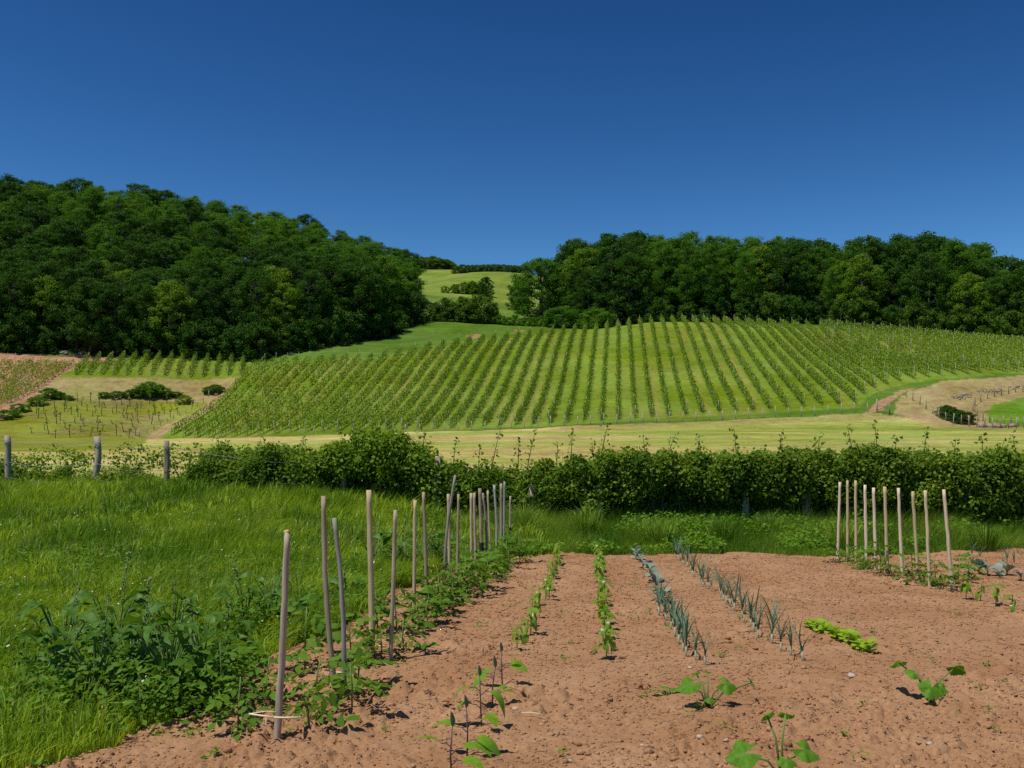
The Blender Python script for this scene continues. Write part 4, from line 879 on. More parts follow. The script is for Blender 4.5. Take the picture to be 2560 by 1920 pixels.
# sprouting weeds on the bare soil
X, Y = scatter_bed(1500, rng, pw=1.3); dl = np.min(np.abs(np.array([[x - np.interp(y, [b[1] for b in BED[:10]][::1], [b[0] for b in BED[:10]]) for x, y in zip(X, Y)]])), 0)
k = (rng.random(len(X)) < .10) | ((dl < .55) & (rng.random(len(X)) < .85)); X, Y = X[k], Y[k]; mb = MB()
for x, y in zip(X, Y):
    m = int(rng.integers(5, 14)); s_ = rng.uniform(.5, 1.3); P_ = np.array([x, y, sz(x, y) + .02]) + rng.normal(0, .028 * s_, (m, 3)) * [1, 1, .5]; ln = .035 * s_ * rng.uniform(.6, 1.4, m)
    mb.add(*diamonds(P_, rng.normal(0, .5, (m, 3)) + [0, 0, 1], rng.normal(size=(m, 3)), ln, ln * .5))
    if rng.random() < .45:
        m = 5; mb.add(*blades(np.repeat([[x, y, sz(x, y)]], m, 0), rng.uniform(.05, .14, m), np.full(m, .004), rng.normal(0, .4, (m, 2)), np.full(m, .1), rng, True))
tag(mobj("seedling_weeds", mb.mesh("seedling_weeds"), M['weed']), "weed seedlings scattered on the soil", None, None, 'stuff')

# ------------------------------------------------------------------ stakes
rng = np.random.default_rng(51)
def stake(label, group, bx, by, tx, ty, mat, w=.044, tar=0.0, cut=False, bend=0.0, Yadj=None):
    x, y = flat(bx, by); zt = zat(ty, y); xt = P2(tx, y); h = zt
    n = 15; t = np.linspace(-.12, 1, n); pts = np.stack([(xt - x) * t + bend * np.sin(np.pi * np.clip(t, 0, 1)), np.zeros(n) + rng.normal(0, .002, n), h * t], 1); pts[:, 0] += rng.normal(0, .0010, n)
    root = thing("garden_stake", label, 'stake', (x, y, 0), group)
    V, Fa = tube(pts, w * .44 * np.linspace(1.12, .92, n), 10, rng, .09); mobj("pole", mesh_np("pole", V, Fa), M[mat], root)
    if tar > 0:
        m = 4; tt = np.linspace(0, tar, m); q = np.stack([(xt - x) * tt + bend * np.sin(np.pi * tt), np.zeros(m), h * tt], 1); mobj("charred_foot", mesh_np("charred_foot", *tube(q, w * .62, 9, cap=False)), M['tar'], root)
    if cut:
        q = pts[-1]; V, Fa = rocks(np.array([q + [0, 0, .004]]), np.array([w * .55]), rng, .45); mobj("split_top", mesh_np("split_top", V, Fa), M['cutwood'], root)
    return root
LST = [(277, 739, 287, 532, 'stake', .044, 0, True, .006), (334.5, 686, 323.5, 496, 'stake', .042, 0, False, -.02), (344, 692, 334, 518, 'stakegrey', .036, 0, False, .025), (372.5, 650, 369, 490, 'stakepale', .055, 0, False, .0),
       (391, 657, 395.3, 510, 'stake', .038, 0, False, .0), (414, 612, 415, 500, 'stakepale', .042, 0, False, .0), (427, 600, 423.6, 492, 'stake', .046, 0, False, .0), (444, 594, 455.4, 475, 'stakegrey', .040, 0, False, -.035),
       (450, 582, 448.2, 494, 'stakepale', .046, 0, False, .0), (457, 592, 458.6, 494, 'stake', .040, 0, False, 0), (472, 576, 471, 493, 'stakepale', .048, 0, False, 0), (476, 568, 474.2, 493, 'stake', .044, 0, False, 0),
       (482, 568, 479.8, 488.3, 'stake', .056, .32, False, 0), (486, 567, 482.7, 493, 'stakegrey', .04, 0, False, .03), (491, 558, 487.6, 490.5, 'stakepale', .040, 0, False, 0), (496.5, 554, 494, 485, 'stakegrey', .048, 0, False, .02),
       (501.4, 552, 501, 483.6, 'stake', .058, 0, False, 0), (504, 551, 504.5, 481.5, 'stakegrey', .044, 0, False, 0), (510, 550, 510.4, 496, 'stake', .040, .42, False, 0)]
LL = ["nearest tall weathered stake with split pale top in the left row", "brown stake leaning left, second from camera in the left row", "thin crooked grey stake touching the second brown stake", "thick pale-green stake, fourth from camera in the left row", "short pinkish-brown stake, fifth from camera in the left row",
      "pale stake with knotty top, sixth in the left row", "smooth brown stake, seventh in the left row", "long grey stake leaning right, tallest of the middle left row", "pale stake standing behind the leaning grey stake", "slim brown stake just right of the leaning grey stake",
      "pale stake, eleventh in the left row", "narrow stake close behind the eleventh left stake", "brown stake with broad black foot in the left row", "crooked grey stake beside the black-footed brown stake", "thin tilted stake, fifteenth in the left row",
      "grey wavy stake, sixteenth in the left row", "broad brown stake, third from the left row's far end", "tall thin grey stake, second from the left row's far end", "short stake with black lower half at the left row's far end"]
for a, l in zip(LST, LL): stake(l, 'stakes of the left row', *a[:4], a[4], a[5], a[6], a[7], a[8])
RST = [(837.8, 558, 840, 482), (847.6, 560, 847.5, 480.5), (856, 563, 855.6, 480.5), (866.5, 565, 865, 485), (876, 568, 873.5, 487.7), (887.4, 572.5, 884.8, 486.6), (902.2, 575.5, 898.3, 488), (918.4, 580, 912.6, 491.4), (929.7, 584, 925.3, 490.3), (952, 586, 943.7, 489.5)]
for i, a in enumerate(RST): stake(f"new pale wooden stake in the right row, {ordn(i + 1)} from the left", 'stakes of the right row', *a, 'stakepale', rng.uniform(.044, .052))

# ------------------------------------------------------------------ plants with leaves as parts
def leaf_me(name, L, W, prof, n=6, fold=.25, droop=.3, wave=0., wf=9., mat=None, arch=0.0):
    t = np.linspace(0, 1, n + 1); w = np.array([prof(a) for a in t]) * W * .5; x = L * t * (1 - .12 * droop * t); z = L * (arch * np.sin(np.pi * t) - droop * t ** 2 * .6)
    lw = w * (1 + wave * np.sin(wf * t + 1)); rw = w * (1 + wave * np.sin(wf * t + 3.4))
    V = np.concatenate([np.stack([x, lw, z + fold * lw + .10 * wave * L * np.sin(wf * 1.4 * t)], 1), np.stack([x, 0 * x, z], 1), np.stack([x, -rw, z + fold * rw + .10 * wave * L * np.sin(wf * 1.3 * t + 2)], 1)])
    m = n + 1; Fa = []
    for i in range(n): Fa += [(i, m + i, m + i + 1, i + 1), (m + i, 2 * m + i, 2 * m + i + 1, m + i + 1)]
    return _fin(mesh_np(name, V, np.array(Fa), True), mat)
def _fin(me, mat): me.materials.append(M[mat]); return me
def orient(base, d, roll=0.0, s=1.0, up=(0, 0, 1)):
    x = Vector(d).normalized(); u = Vector(up)
    if abs(x.dot(u)) > .97: u = Vector((math.cos(roll * 3 + 1), math.sin(roll * 3 + 1), 0))
    z = (u - x * u.dot(x)).normalized(); y = z.cross(x); R = Matrix((x, y, z)).transposed()
    return Matrix.Translation(Vector(base)) @ (R @ Matrix.Rotation(roll, 3, 'X')).to_4x4() @ Matrix.Scale(s, 4)
def plant(name, label, cat, group, parts, loc, rz=0.0, s=1.0):
    root = thing(name, label, cat, loc, group, rz); root.scale = (s, s, s)
    prev = None
    for nm, me, mt in parts:
        o = link(bpy.data.objects.new(nm.lstrip('>'), me), prev if nm[0] == '>' else root)
        if mt is not None: o.matrix_basis = mt
        if nm[0] != '>': prev = o
    return root
oval = lambda a: max(.04, math.sin(math.pi * min(1, a ** .8)) ** .8) if a < 1 else .02
lance = lambda a: max(.03, math.sin(math.pi * a ** .62) ** .9) if a < 1 else .02
spoon = lambda a: (.22 + .1 * a if a < .25 else max(.06, .25 + .75 * math.sin(math.pi * min(1., (a - .2) / .95)))) if a < 1 else .25
blade_p = lambda a: (1 - a) ** .5 * .9 + .05

# docks
DK = [leaf_me("leaf", .24, .092, lance, 9, .25, d, .24, 13, 'dock', .12) for d in (.35, .6, .9)] + [leaf_me("leaf", .17, .06, lance, 8, .3, .5, .24, 14, 'dock', .12)]
def dock_parts(r, n=13, h=.55, spread=.2, stalks=2):
    parts = []; st = MB()
    for i in range(n):
        a = r.random() * 6.28; t = r.random(); hh = h * (.12 + .85 * t); e = np.array([np.cos(a) * spread * (.35 + .65 * r.random()), np.sin(a) * spread * (.35 + .65 * r.random()), hh])
        st.add(*tube([(0, 0, -.03), (e[0] * .4, e[1] * .4, hh * .6), e], [.007, .006, .004], 4, cap=False))
        el = .55 * (1 - t) + .15 + r.normal(0, .2); d = (np.cos(a) * np.cos(el), np.sin(a) * np.cos(el), np.sin(el))
        parts.append(("leaf", DK[int(r.integers(4))], orient(e, d, r.normal(0, .45), r.uniform(.5, 1.05))))
    parts.append(("stems", _fin(mesh_np("stems", np.vstack(st.v), np.vstack(st.f)), 'greenst'), None))
    for s_ in range(stalks):
        a = r.random() * 6.28; tp = np.array([np.cos(a) * .12, np.sin(a) * .12, h * r.uniform(1.15, 1.5)]); mb = MB(); mb.add(*tube([(0, 0, 0), tp * .5 + [.02, 0, 0], tp], [.006, .005, .003], 4), 0)
        m = 60; t = r.uniform(.55, 1, m); ln = .02 * r.uniform(.6, 1.4, m); mb.add(*diamonds(tp[None] * t[:, None] + r.normal(0, .014, (m, 3)), r.normal(size=(m, 3)), r.normal(size=(m, 3)), ln, ln * .8), 0)
        parts.append(("flower_stalk", mb.mesh("flower_stalk", mats=[M['sorrel'] if s_ else M['greenst']]), None))
    return parts
rng = np.random.default_rng(61)
for i, (px, py, n, h, sp, lab) in enumerate([(62, 678, 12, .58, .22, "big-leaved dock at the left of the large dock clump"), (96, 700, 15, .50, .26, "broad dock at the near left of the large clump"), (132, 690, 16, .62, .25, "tallest dock in the middle of the large clump"), (168, 700, 15, .55, .25, "dark dock at the near right of the large clump"),
        (203, 688, 13, .50, .26, "dock at the right edge of the large clump by the soil"), (112, 664, 13, .60, .24, "dock at the back of the large clump"), (172, 662, 14, .55, .25, "dock behind the right half of the large clump"), (222, 664, 9, .35, .22, "low dock between the large clump and first stake"),
        (246, 632, 11, .50, .22, "dock of the second clump, left of the nearest stake"), (272, 628, 11, .52, .22, "dock directly behind the nearest stake"), (347, 604, 6, .30, .15, "small dock behind the second and third stakes"), (372, 572, 9, .50, .25, "dock in the grass behind the fourth stake"),
        (398, 570, 10, .50, .28, "dock in the grass behind the short fifth stake"), (424, 568, 10, .48, .28, "dock in the grass behind the smooth brown stake"), (438, 566, 8, .45, .22, "bright dock in grass left of the leaning grey stake")]):
    x, y = flat(px, py); plant("dock_plant", lab, 'dock plant', 'docks in the meadow', dock_parts(rng, int(n * 2.3), h, sp, 1), (x, y, gz(x, y)), rng.random() * 6, 1.0)

mb = MB()
for px, py, n in [(62, 678, 260), (96, 702, 420), (132, 696, 420), (168, 706, 420), (203, 694, 420), (112, 668, 300), (172, 668, 300), (222, 672, 300), (246, 640, 260), (272, 634, 220), (150, 720, 260), (205, 712, 260), (40, 700, 200)]:
    x, y = flat(px, py); X = x + rng.normal(0, .16, n); Y = y + rng.normal(0, .16, n); ln = .055 * rng.uniform(.5, 1.5, n)
    mb.add(*diamonds(np.stack([X, Y, ground_z(X, Y) + .02 + .30 * rng.random(n) ** 1.4], 1), rng.normal(0, .55, (n, 3)) + [0, -.2, 1], rng.normal(size=(n, 3)), ln, ln * .55, .2))
tag(mobj("clump_weeds", mb.mesh("clump_weeds"), M['tomato']), "leafy weeds growing through the dock clump", None, None, 'stuff')
# tomatoes: compound leaves
def compound(seed, L=.21):
    r = np.random.default_rng(seed); mb = MB(); n = 6; t = np.linspace(0, 1, n); rach = np.stack([L * t, 0 * t, -.5 * L * t ** 2], 1); mb.add(*tube(rach, np.linspace(.0025, .0012, n), 3, cap=False))
    for q, s in [(.3, 1), (.34, -1), (.58, 1), (.62, -1), (.84, 1), (.86, -1), (1.0, 0)]:
        b = np.array([np.interp(q, t, rach[:, k]) for k in range(3)]); l = .078 * r.uniform(.8, 1.2) * (1.25 if s == 0 else 1)
        ax = np.array([.6 if s else 1, .8 * s, -.45]); ax /= np.linalg.norm(ax); sd = norm(np.cross([0, 0, 1.], ax)); w = l * .30
        zz = np.array([0, 0, 1.]); p1, p2, p3 = b + ax * l * .35, b + ax * l * .7, b + ax * l + zz * -.012
        V = np.array([b, p1 + sd * w + zz * .006, p1 - sd * w + zz * .006, p2 + sd * w * .75, p2 - sd * w * .75, p3, p1, p2]); mb.add(V, np.array([(0, 6, 1), (0, 2, 6), (1, 6, 7), (1, 7, 3), (6, 2, 4), (6, 4, 7), (3, 7, 5), (7, 4, 5)]))
    return mb.mesh("leaf", mats=[M['tomato']])
TL = [compound(i) for i in range(4)]
def tomato_parts(r, h=.36, n=10):
    st = MB(); tp = np.array([r.normal(0, .04), r.normal(0, .04), h]); pts = [(0, 0, -.03), tp * .5 + [r.normal(0, .015), r.normal(0, .015), 0], tp]; st.add(*tube(pts, [.007, .006, .004], 5)); parts = [("stem", st.mesh("stem", mats=[M['greenst']]), None)]
    for i in range(n):
        t = .18 + .82 * (i + .5) / n; a = i * 2.4 + r.normal(0, .4); b = tp * t; el = r.uniform(-.25, .75) * (1 if t < .8 else 1.3)
        parts.append(("leaf", TL[int(r.integers(4))], orient(b, (np.cos(a) * np.cos(el), np.sin(a) * np.cos(el), np.sin(el)), r.normal(0, .3), r.uniform(.65, 1.15))))
    return parts
rng = np.random.default_rng(67); TV = [tomato_parts(rng, h, n) for h, n in ((.34, 11), (.28, 9), (.42, 13), (.30, 10), (.24, 8))]
tl = []
for px, py, lab in [(238, 729, "drooping tomato plant left of the nearest stake"), (310, 731, "leafy tomato plant right of the nearest stake"), (222, 704, "small tomato plant at the soil edge near the docks"), (262, 700, "small tomato plant behind the nearest stake"), (318, 700, "tomato plant just left of the two crossing stakes"), (357, 690, "tall tomato plant right of the thin grey stake"),
                    (352, 712, "low tomato plant in front of the grey stake"), (305, 668, "tomato plant in the soil left of the second stake"), (352, 656, "tomato plant left of the thick pale stake"), (381, 655, "tomato plant between the fourth and fifth stakes"), (378, 626, "tomato plant behind the fourth stake"), (404, 648, "bushy tomato plant right of the fifth stake")]:
    tl.append((px, py, lab))
for i, t in enumerate(np.linspace(0, 1, 17)):
    px = 402 + (505 - 402) * t ** .8 + (7 if i % 2 else -5); py = 632 - (632 - 557) * t ** .72 + (3 if i % 2 else -2)
    tl.append((px, py, f"tomato plant along the far half of the left stakes, {ordn(i + 1)} from its near end"))
for i, t in enumerate(np.linspace(0, 1, 9)):
    tl.append((422 + 92 * t + 6, 622 - 60 * t ** .8, f"tomato plant on the soil side of the left stakes, {ordn(i + 1)} from its near end"))
for i, (px, py) in enumerate([(841, 560), (851, 562), (860, 566), (870, 568), (881, 572), (893, 575), (908, 579), (912, 574), (924, 583), (936, 583), (944, 587), (958, 580)]):
    tl.append((px, py, f"young tomato plant along the right stakes, {ordn(i + 1)} from the left"))
tl.append((969, 577, "single tomato plant right of the last pale stake"))
for i, (px, py, lab) in enumerate(tl):
    x, y = flat(px, py); plant("tomato_plant", lab, 'tomato plant', 'tomato plants', TV[i % 5], (x, y, sz(x, y) - .005), rng.random() * 6, rng.uniform(.85, 1.15) * (1.0 if px < 600 else .9))

# raffia ties
def tie(label, px, py, Z, half, tails=True):
    x, y = flat(px, py); mb = MB()
    for s, dz in ((-1, .012), (1, -.008)): mb.add(*tube([(s * .0, -.03, 0), (s * half * .5, -.02, dz * .6), (s * half, 0, dz)], .0055, 4))
    mb.add(*tube([(-half, 0, .012), (-half * .4, .035, .018), (0, .03, .014)], .003, 4))
    if tails:
        mb.add(*tube([(-.045, -.03, 0), (-.05, -.03, -.06), (-.055, -.03, -.10)], .0022, 3)); mb.add(*tube([(-.045, -.03, 0), (-.042, -.03, -.06), (-.048, -.03, -.09)], .0022, 3))
    o = mobj("raffia_tie", mb.mesh("raffia_tie"), M['raffia']); o.location = (x, y - .045, Z); tag(o, label, 'plant tie')
tie("pale raffia tie knotted round the nearest stake", 277, 739, .145, .15); tie("pale raffia tie on the crossing second and third stakes", 338, 690, .14, .09); tie("raffia tie low on the thick pale stake", 373, 650, .05, .12, False); tie("raffia tie behind the thin grey stake", 352, 668, .10, .06, False)

# peppers
PL = [leaf_me("leaf", .105, .05, oval, 5, .22, d, 0, 9, 'pepper', .05) for d in (.4, .8, 1.2)]
def pepper_parts(r, h=.26, n=9):
    tp = np.array([r.normal(0, .02), r.normal(0, .02), h]); parts = [("stem", _fin(mesh_np("stem", *tube([(0, 0, -.03), tp * .5, tp], [.0055, .005, .0035], 5)), 'greenst'), None)]
    for i in range(n):
        t = .35 + .65 * (i + .5) / n; a = i * 2.4 + r.normal(0, .5); el = r.uniform(-.7, .35); parts.append(("leaf", PL[int(r.integers(3))], orient(tp * t, (np.cos(a) * np.cos(el), np.sin(a) * np.cos(el), np.sin(el)), r.normal(0, .4), r.uniform(.7, 1.15))))
    return parts
rng = np.random.default_rng(71); PV = [pepper_parts(rng, h, n) for h, n in ((.27, 10), (.22, 8), (.25, 9), (.20, 7))]
def row_on(pts, n):
    w = np.array([flat(*p) for p in pts]); d = np.concatenate([[0], np.cumsum(np.hypot(*np.diff(w, axis=0).T))]); s = np.linspace(0, d[-1], n); return [(np.interp(v, d, w[:, 0]), np.interp(v, d, w[:, 1])) for v in s]
for nm, pts, n in (("left", [(518, 650), (525, 640), (539, 613), (545, 601), (552, 582), (559.7, 556)], 19), ("right", [(610, 656), (609, 645), (607, 627), (604, 606), (602, 582), (599.6, 557)], 21)):
    for i, (x, y) in enumerate(row_on(pts, n)):
        x += rng.normal(0, .025); y += rng.normal(0, .04); plant("pepper_plant", f"bright pepper plant in the {nm} pepper row, {ordn(i + 1)} from its near end", 'pepper plant', f'{nm} pepper row', PV[i % 4], (x, y, sz(x, y) - .005), rng.random() * 6, rng.uniform(.8, 1.1))
for i, (px, py) in enumerate([(966, 598), (980, 600), (996, 604), (1011, 612)]):
    x, y = flat(px, py); plant("pepper_plant", f"pepper plant in the short group at right, {ordn(i + 1)} from the left", 'pepper plant', 'right pepper group', PV[i % 4], (x, y, sz(x, y)), rng.random() * 6, 1.05)

# leeks
LK = [leaf_me("leaf", .36, .021, blade_p, 7, .5, d, 0, 9, 'leek', .02) for d in (.05, .25, .55, 1.3)]
def leek_parts(r, n=6):
    parts = [("shank", _fin(mesh_np("shank", *tube([(0, 0, -.03), (0, 0, .09)], [.008, .0085], 6)), 'leek_st'), None)]; pl = r.random() * 3.14
    for i in range(n):
        s = 1 if i % 2 else -1; q = (i // 2 + .6) / (n / 2); el = 1.5 - .62 * q * r.uniform(.7, 1.2); a = pl + (0 if s > 0 else math.pi) + r.normal(0, .35)
        parts.append(("leaf", LK[min(3, int(r.integers(0, 3) + (1 if r.random() < .15 else 0)))], orient((0, 0, .07 + .012 * i), (np.cos(a) * np.cos(el), np.sin(a) * np.cos(el), np.sin(el)), 0, r.uniform(.65, 1.1) * (1 - .12 * q))))
    return parts
rng = np.random.default_rng(73); KV = [leek_parts(rng, n) for n in (6, 5, 7, 4, 6)]
for nm, pts, n in (("shorter leek row beside the cabbages", [(704, 663), (695, 659), (687.5, 650), (682, 641), (675, 629), (670, 623), (660, 611)], 15), ("long leek row", [(802, 660), (794, 657), (781, 651), (767, 639), (755, 631), (747, 623), (740, 616), (724, 603), (717.6, 594), (708, 587), (698, 578), (686.7, 567), (676, 557)], 36)):
    for i, (x, y) in enumerate(row_on(pts, n)):
        if rng.random() < .06: continue
        x += rng.normal(0, .02); y += rng.normal(0, .03); plant("leek", f"blue-green leek in the {nm}, {ordn(i + 1)} place from the near end", 'leek', nm.replace('shorter ', 'short '), KV[i % 5], (x, y, sz(x, y) - .005), rng.random() * 6, rng.uniform(.8, 1.12))
for i, (px, py) in enumerate([(980, 560), (1003, 566), (1007, 563), (1018, 558), (1014, 566), (972, 557)]):
    x, y = flat(px, py); plant("leek", f"thin leek in the far right corner of the bed, {ordn(i + 1)} planted there", 'leek', 'right corner leeks', KV[(i + 2) % 5], (x, y, sz(x, y)), rng.random() * 6, .8)

# cabbages
CB = [leaf_me("leaf", .155, .105, spoon, 7, .18, d, .06, 8, m, .06) for d, m in ((.1, 'cabbage'), (.5, 'cabbage'), (.25, 'cabbage2'))]
def cab_parts(r, purple=False, n=7):
    parts = [("stem", _fin(mesh_np("stem", *tube([(0, 0, -.03), (0, 0, .07)], .009, 5)), 'greenst'), None)]
    for i in range(n):
        a = i * 2.4 + r.normal(0, .3); el = r.uniform(.15, 1.2); parts.append(("leaf", CB[2] if purple and r.random() < .6 else CB[int(r.integers(2))], orient((0, 0, .04 + .01 * i), (np.cos(a) * np.cos(el), np.sin(a) * np.cos(el), np.sin(el)), r.normal(0, .2), r.uniform(.7, 1.15))))
    return parts
rng = np.random.default_rng(79)
for i, (px, py, p, lab) in enumerate([(636, 558, 0, "grey-green cabbage at the far end of its row"), (639, 561, 0, "small cabbage second from the far end of the row"), (643, 567, 1, "purplish cabbage, third from the row's far end"), (650, 575, 0, "large pale cabbage in the middle of the row"), (654, 581, 0, "pale cabbage just before the largest one"), (656, 590, 1, "purple-tinged cabbage near the front of the row"), (658, 600, 0, "pale cabbage at the near end of the row"), (663, 602, 0, "green cabbage beside the first short-row leek"),
        (979, 573, 0, "young cabbage at right, nearest the tomatoes"), (987.5, 574, 0, "grey cabbage at right, second of the group"), (1000, 577, 0, "flattened cabbage at right, third of the group"), (1007, 574, 0, "upright cabbage at right, fourth of the group"), (1021, 580, 1, "cabbage with dark leaves at the right frame edge")]):
    x, y = flat(px, py); plant("cabbage", lab, 'cabbage', 'cabbages', cab_parts(rng, p), (x, y, sz(x, y)), rng.random() * 6, rng.uniform(.85, 1.1))
# lettuces
LT = [leaf_me("leaf", .085, .09, spoon, 6, .12, d, .10, 10, 'lettuce', .10) for d in (.2, .6)]
def let_parts(r, n=10):
    return [("leaf", LT[int(r.integers(2))], orient((0, 0, .015 + .004 * i), (np.cos(i * 2.4) * np.cos(e), np.sin(i * 2.4) * np.cos(e), np.sin(e)), r.normal(0, .2), r.uniform(.65, 1.05))) for i, e in enumerate(np.linspace(.1, 1.1, n))]
rng = np.random.default_rng(83); LV = [let_parts(rng) for _ in range(3)]
for i, (x, y) in enumerate(row_on([(809, 625), (838, 636), (869, 653)], 13)):
    plant("lettuce", f"bright yellow-green lettuce in the short lettuce row, {ordn(i + 1)} from its far end", 'lettuce', 'lettuce row', LV[i % 3], (x, y, sz(x, y)), rng.random() * 6, rng.uniform(.8, 1.15))

# squashes: lobed leaves on petioles
def lobed(seed, R=.105, dome=.25):
    r = np.random.default_rng(seed); n = 40; th = np.linspace(-2.75, 2.75, n); rad = R * (.84 + .11 * np.cos(5 * th / 1.15) + .05 * np.cos(th)) * (1 + .05 * np.sin(23 * th) + .02 * r.normal(size=n))
    V = [np.array([[0, 0, 0]])]
    for q in (.5, 1.0): rr = rad * q; V.append(np.stack([rr * np.cos(th), rr * np.sin(th), -dome * (rr ** 2) / R + .012 * np.cos(5 * th / 1.15) * q], 1))
    V = np.vstack(V); Fa = []
    for i in range(n - 1): Fa += [(0, 1 + i, 2 + i), (1 + i, 1 + n + i, 2 + n + i), (1 + i, 2 + n + i, 2 + i)]
    return _fin(mesh_np("leaf", V, np.array(Fa), True), 'squash')
SQ = [lobed(i, .105, d) for i, d in enumerate((.2, .5, .35))]
def squash(label, px, py, specs, s=1.0):
    """specs: (dx, dy, height, radius scale, tilt dx, tilt dy)"""
    x, y = flat(px, py); parts = []; rr = np.random.default_rng(int(px))
    for i, (dx, dy, h, sc, tx, ty) in enumerate(specs):
        e = np.array([dx, dy, h]); parts.append(("stalk", _fin(mesh_np("stalk", *tube([(0, 0, -.02), e * [.35, .35, .6], e], [.007, .006, .0045], 5)), 'greenst'), None))
        n_ = Vector((tx, ty, 1)).normalized(); d = Vector((dx, dy, 0)) if abs(dx) + abs(dy) > .01 else Vector((1, 0, 0)); d = (d - n_ * d.dot(n_)).normalized()
        parts.append((">leaf", SQ[i % 3], orient(e, d, 0, sc, n_)))
    return plant("squash_plant", label, 'squash plant', 'squash plants', parts, (x, y, sz(x, y)), 0, s)
squash("squash plant with two broad leaves and shadows beneath, in mid bed", 707.8, 706, [(-.12, -.02, .15, .88, -.3, -.5), (.12, .0, .155, .82, .25, -.6), (-.06, .10, .20, .42, -.1, .3), (.02, .12, .20, .36, .2, .3), (.0, -.04, .06, .35, 0, -.4), (.30, .03, .15, .5, 1.6, -.2)])
squash("squash plant with raised back leaves at the right", 930, 699, [(-.17, .10, .24, .66, -.2, .7), (-.09, .04, .19, .62, .3, -.5), (-.03, -.10, .12, .86, .1, -1.1), (.06, -.04, .11, .55, .5, -.8), (.20, .06, .22, .68, .4, 1.0)])
squash("large squash plant cut by the bottom edge of the picture", 781, 778, [(-.19, -.02, .11, .95, -.4, -.7), (-.06, .05, .29, .45, -.4, .7), (.04, .06, .29, .46, .3, .6), (.11, -.03, .13, .82, .4, -.6), (.0, -.10, .10, .5, 0, -.6)])
squash("tiny squash seedling left of the mid-bed squash", 667, 692, [(-.07, 0, .04, .45, 0, .2), (.06, .02, .05, .5, 0, .1), (.0, .03, .055, .45, .2, 0), (.12, -.01, .03, .35, 0, 0)])

# eggplants
EG = [leaf_me("leaf", .145, .085, oval, 7, .2, d, .10, 9, 'eggplant', .05) for d in (.5, 1.0, 1.5)]; ET = leaf_me("leaf", .085, .030, oval, 5, .5, .0, 0, 9, 'eggtop', 0)
def egg_parts(r, h, lv):
    tp = np.array([r.normal(0, .015), 0, h]); parts = [("stem", _fin(mesh_np("stem", *tube([(0, 0, -.03), tp * .5 + [r.normal(0, .008), 0, 0], tp], [.006, .005, .0035], 6)), 'purplest'), None)]
    for (t, a, el, q) in lv:
        b = tp * t; d = np.array([math.cos(a) * math.cos(el), math.sin(a) * math.cos(el), math.sin(el)]); e = b + np.array([math.cos(a), math.sin(a), .5]) * .055
        parts.append(("petiole", _fin(mesh_np("petiole", *tube([b, (b + e) / 2 + [0, 0, .012], e], .0028, 4)), 'purplest'), None)); parts.append((">leaf", EG[q], orient(e, d, r.normal(0, .2), r.uniform(.85, 1.1))))
    for a in (1.9, 4.6): parts.append(("young_leaf", ET, orient(tp, (math.cos(a) * .35, math.sin(a) * .2, 1), 0, r.uniform(.8, 1.1))))
    return parts
rng = np.random.default_rng(89)
for px, py, h, lv, lab in [(502.5, 683, .24, [(.55, -.1, .3, 1), (.45, -.4, .1, 0), (.4, 3.6, -.2, 0)], "eggplant seedling farthest back of the eggplants"), (492.7, 706, .26, [(.75, 2.9, .1, 0), (.7, 3.5, -.2, 1), (.3, -.2, .1, 0), (.3, .8, .2, 0)], "eggplant with spread pale leaves, second from the back"),
        (481.6, 726, .30, [(.7, 3.3, .0, 1), (.62, -.3, -.2, 2), (.35, 3.0, .2, 2), (.2, -1.0, -.1, 0)], "tallest eggplant with purple stem, middle of the eggplants"), (467, 754, .26, [(.5, 3.0, .3, 0), (.6, .2, .2, 0), (.25, -.3, .1, 2), (.2, -.6, -.2, 0)], "eggplant second nearest the camera"), (452, 778, .27, [(.6, 3.1, .4, 0), (.5, .1, .3, 1), (.3, -.5, .1, 0)], "nearest eggplant cut by the picture's bottom edge")]:
    x, y = flat(px, py); plant("eggplant", lab, 'eggplant', 'eggplant seedlings', egg_parts(rng, h, lv), (x, y, sz(x, y)), 0, 1.0)

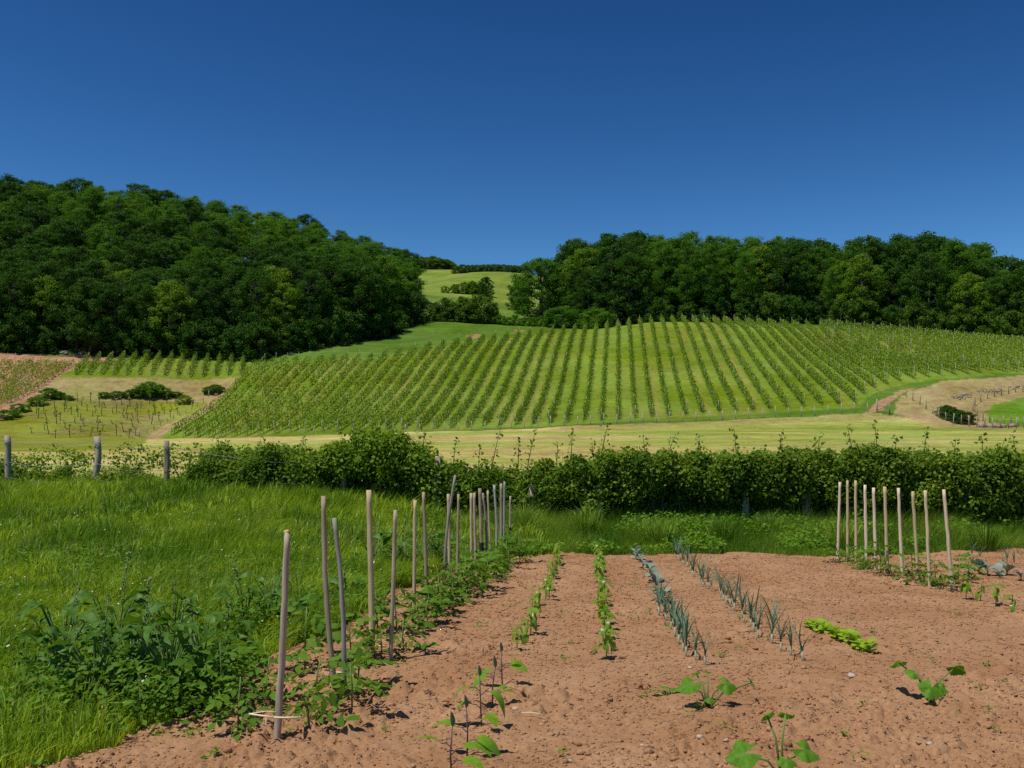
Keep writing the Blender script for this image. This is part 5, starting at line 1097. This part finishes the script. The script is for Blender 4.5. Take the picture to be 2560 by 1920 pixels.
# ------------------------------------------------------------------ stones, litter
rng = np.random.default_rng(97)
for i, (px, py, r, sq, m, lab) in enumerate([(852, 675, .035, .5, 'stone', "flat pinkish stone between lettuce and right squash"), (726, 740, .022, .6, 'stone', "pale round stone below the mid-bed squash"), (700, 742, .02, .6, 'stone', "smaller pale stone left of the round stone"), (644, 747, .02, .5, 'stone', "pale pebble near the bottom centre"), (570, 760, .024, .5, 'stone', "flat pale stone at the bottom between eggplant and squash"), (515, 709, .03, .4, 'stone', "pale flat stone right of the tall eggplant"), (600, 690, .02, .6, 'stone', "small pale stone in the middle of the bed"), (690, 668, .02, .5, 'stone', "pale stone below the short leek row"), (770, 747, .018, .6, 'stone', "pebble above the large squash"), (905, 640, .022, .5, 'stone', "pale stone at right beyond the lettuces"), (930, 745, .02, .5, 'stone', "pebble in the lower right soil"), (545, 640, .016, .6, 'stone', "pebble between the pepper rows")]):
    x, y = flat(px, py); V, Fa = rocks(np.zeros((1, 3)), np.array([r]), rng, sq); o = mobj("stone", mesh_np("stone", V, Fa, True), M[m]); o.location = (x, y, sz(x, y) + r * .25); tag(o, lab, 'stone', 'stones on the bed')
x, y = flat(532, 717); o = mobj("straw", mesh_np("straw", *tube([(-.07, .03, 0), (0, 0, .01), (.07, -.03, .004)], .0028, 4)), M['raffia']); o.location = (x, y, sz(x, y) + .02); tag(o, "pale straw stalk lying right of the tall eggplant", 'straw')
for px, py, lab in [(808, 742, "russet dead leaf beside the large squash"), (490, 647, "brown dead leaf near the left pepper row"), (449, 706, "brown dead leaf left of the eggplants"), (640, 688, "brown leaf scrap in mid bed")]:
    x, y = flat(px, py); V, Fa = diamonds(rng.normal(0, .018, (5, 3)) * [1, 1, .4], rng.normal(0, .6, (5, 3)) + [0, 0, 1], rng.normal(size=(5, 3)), np.full(5, .05), np.full(5, .03), .3); o = mobj("dead_leaf", mesh_np("dead_leaf", V, Fa), M['deadleaf']); o.location = (x, y, sz(x, y) + .025); tag(o, lab, 'dead leaf')
x, y = flat(106, 672); o = mobj("yellow_flower", mesh_np("yellow_flower", *rocks(np.zeros((1, 3)), np.array([.02]), rng, .5)), M['yflower']); o.location = (x, y - .1, zat(643.5, y - .1)); tag(o, "small yellow flower among the docks", 'flower')
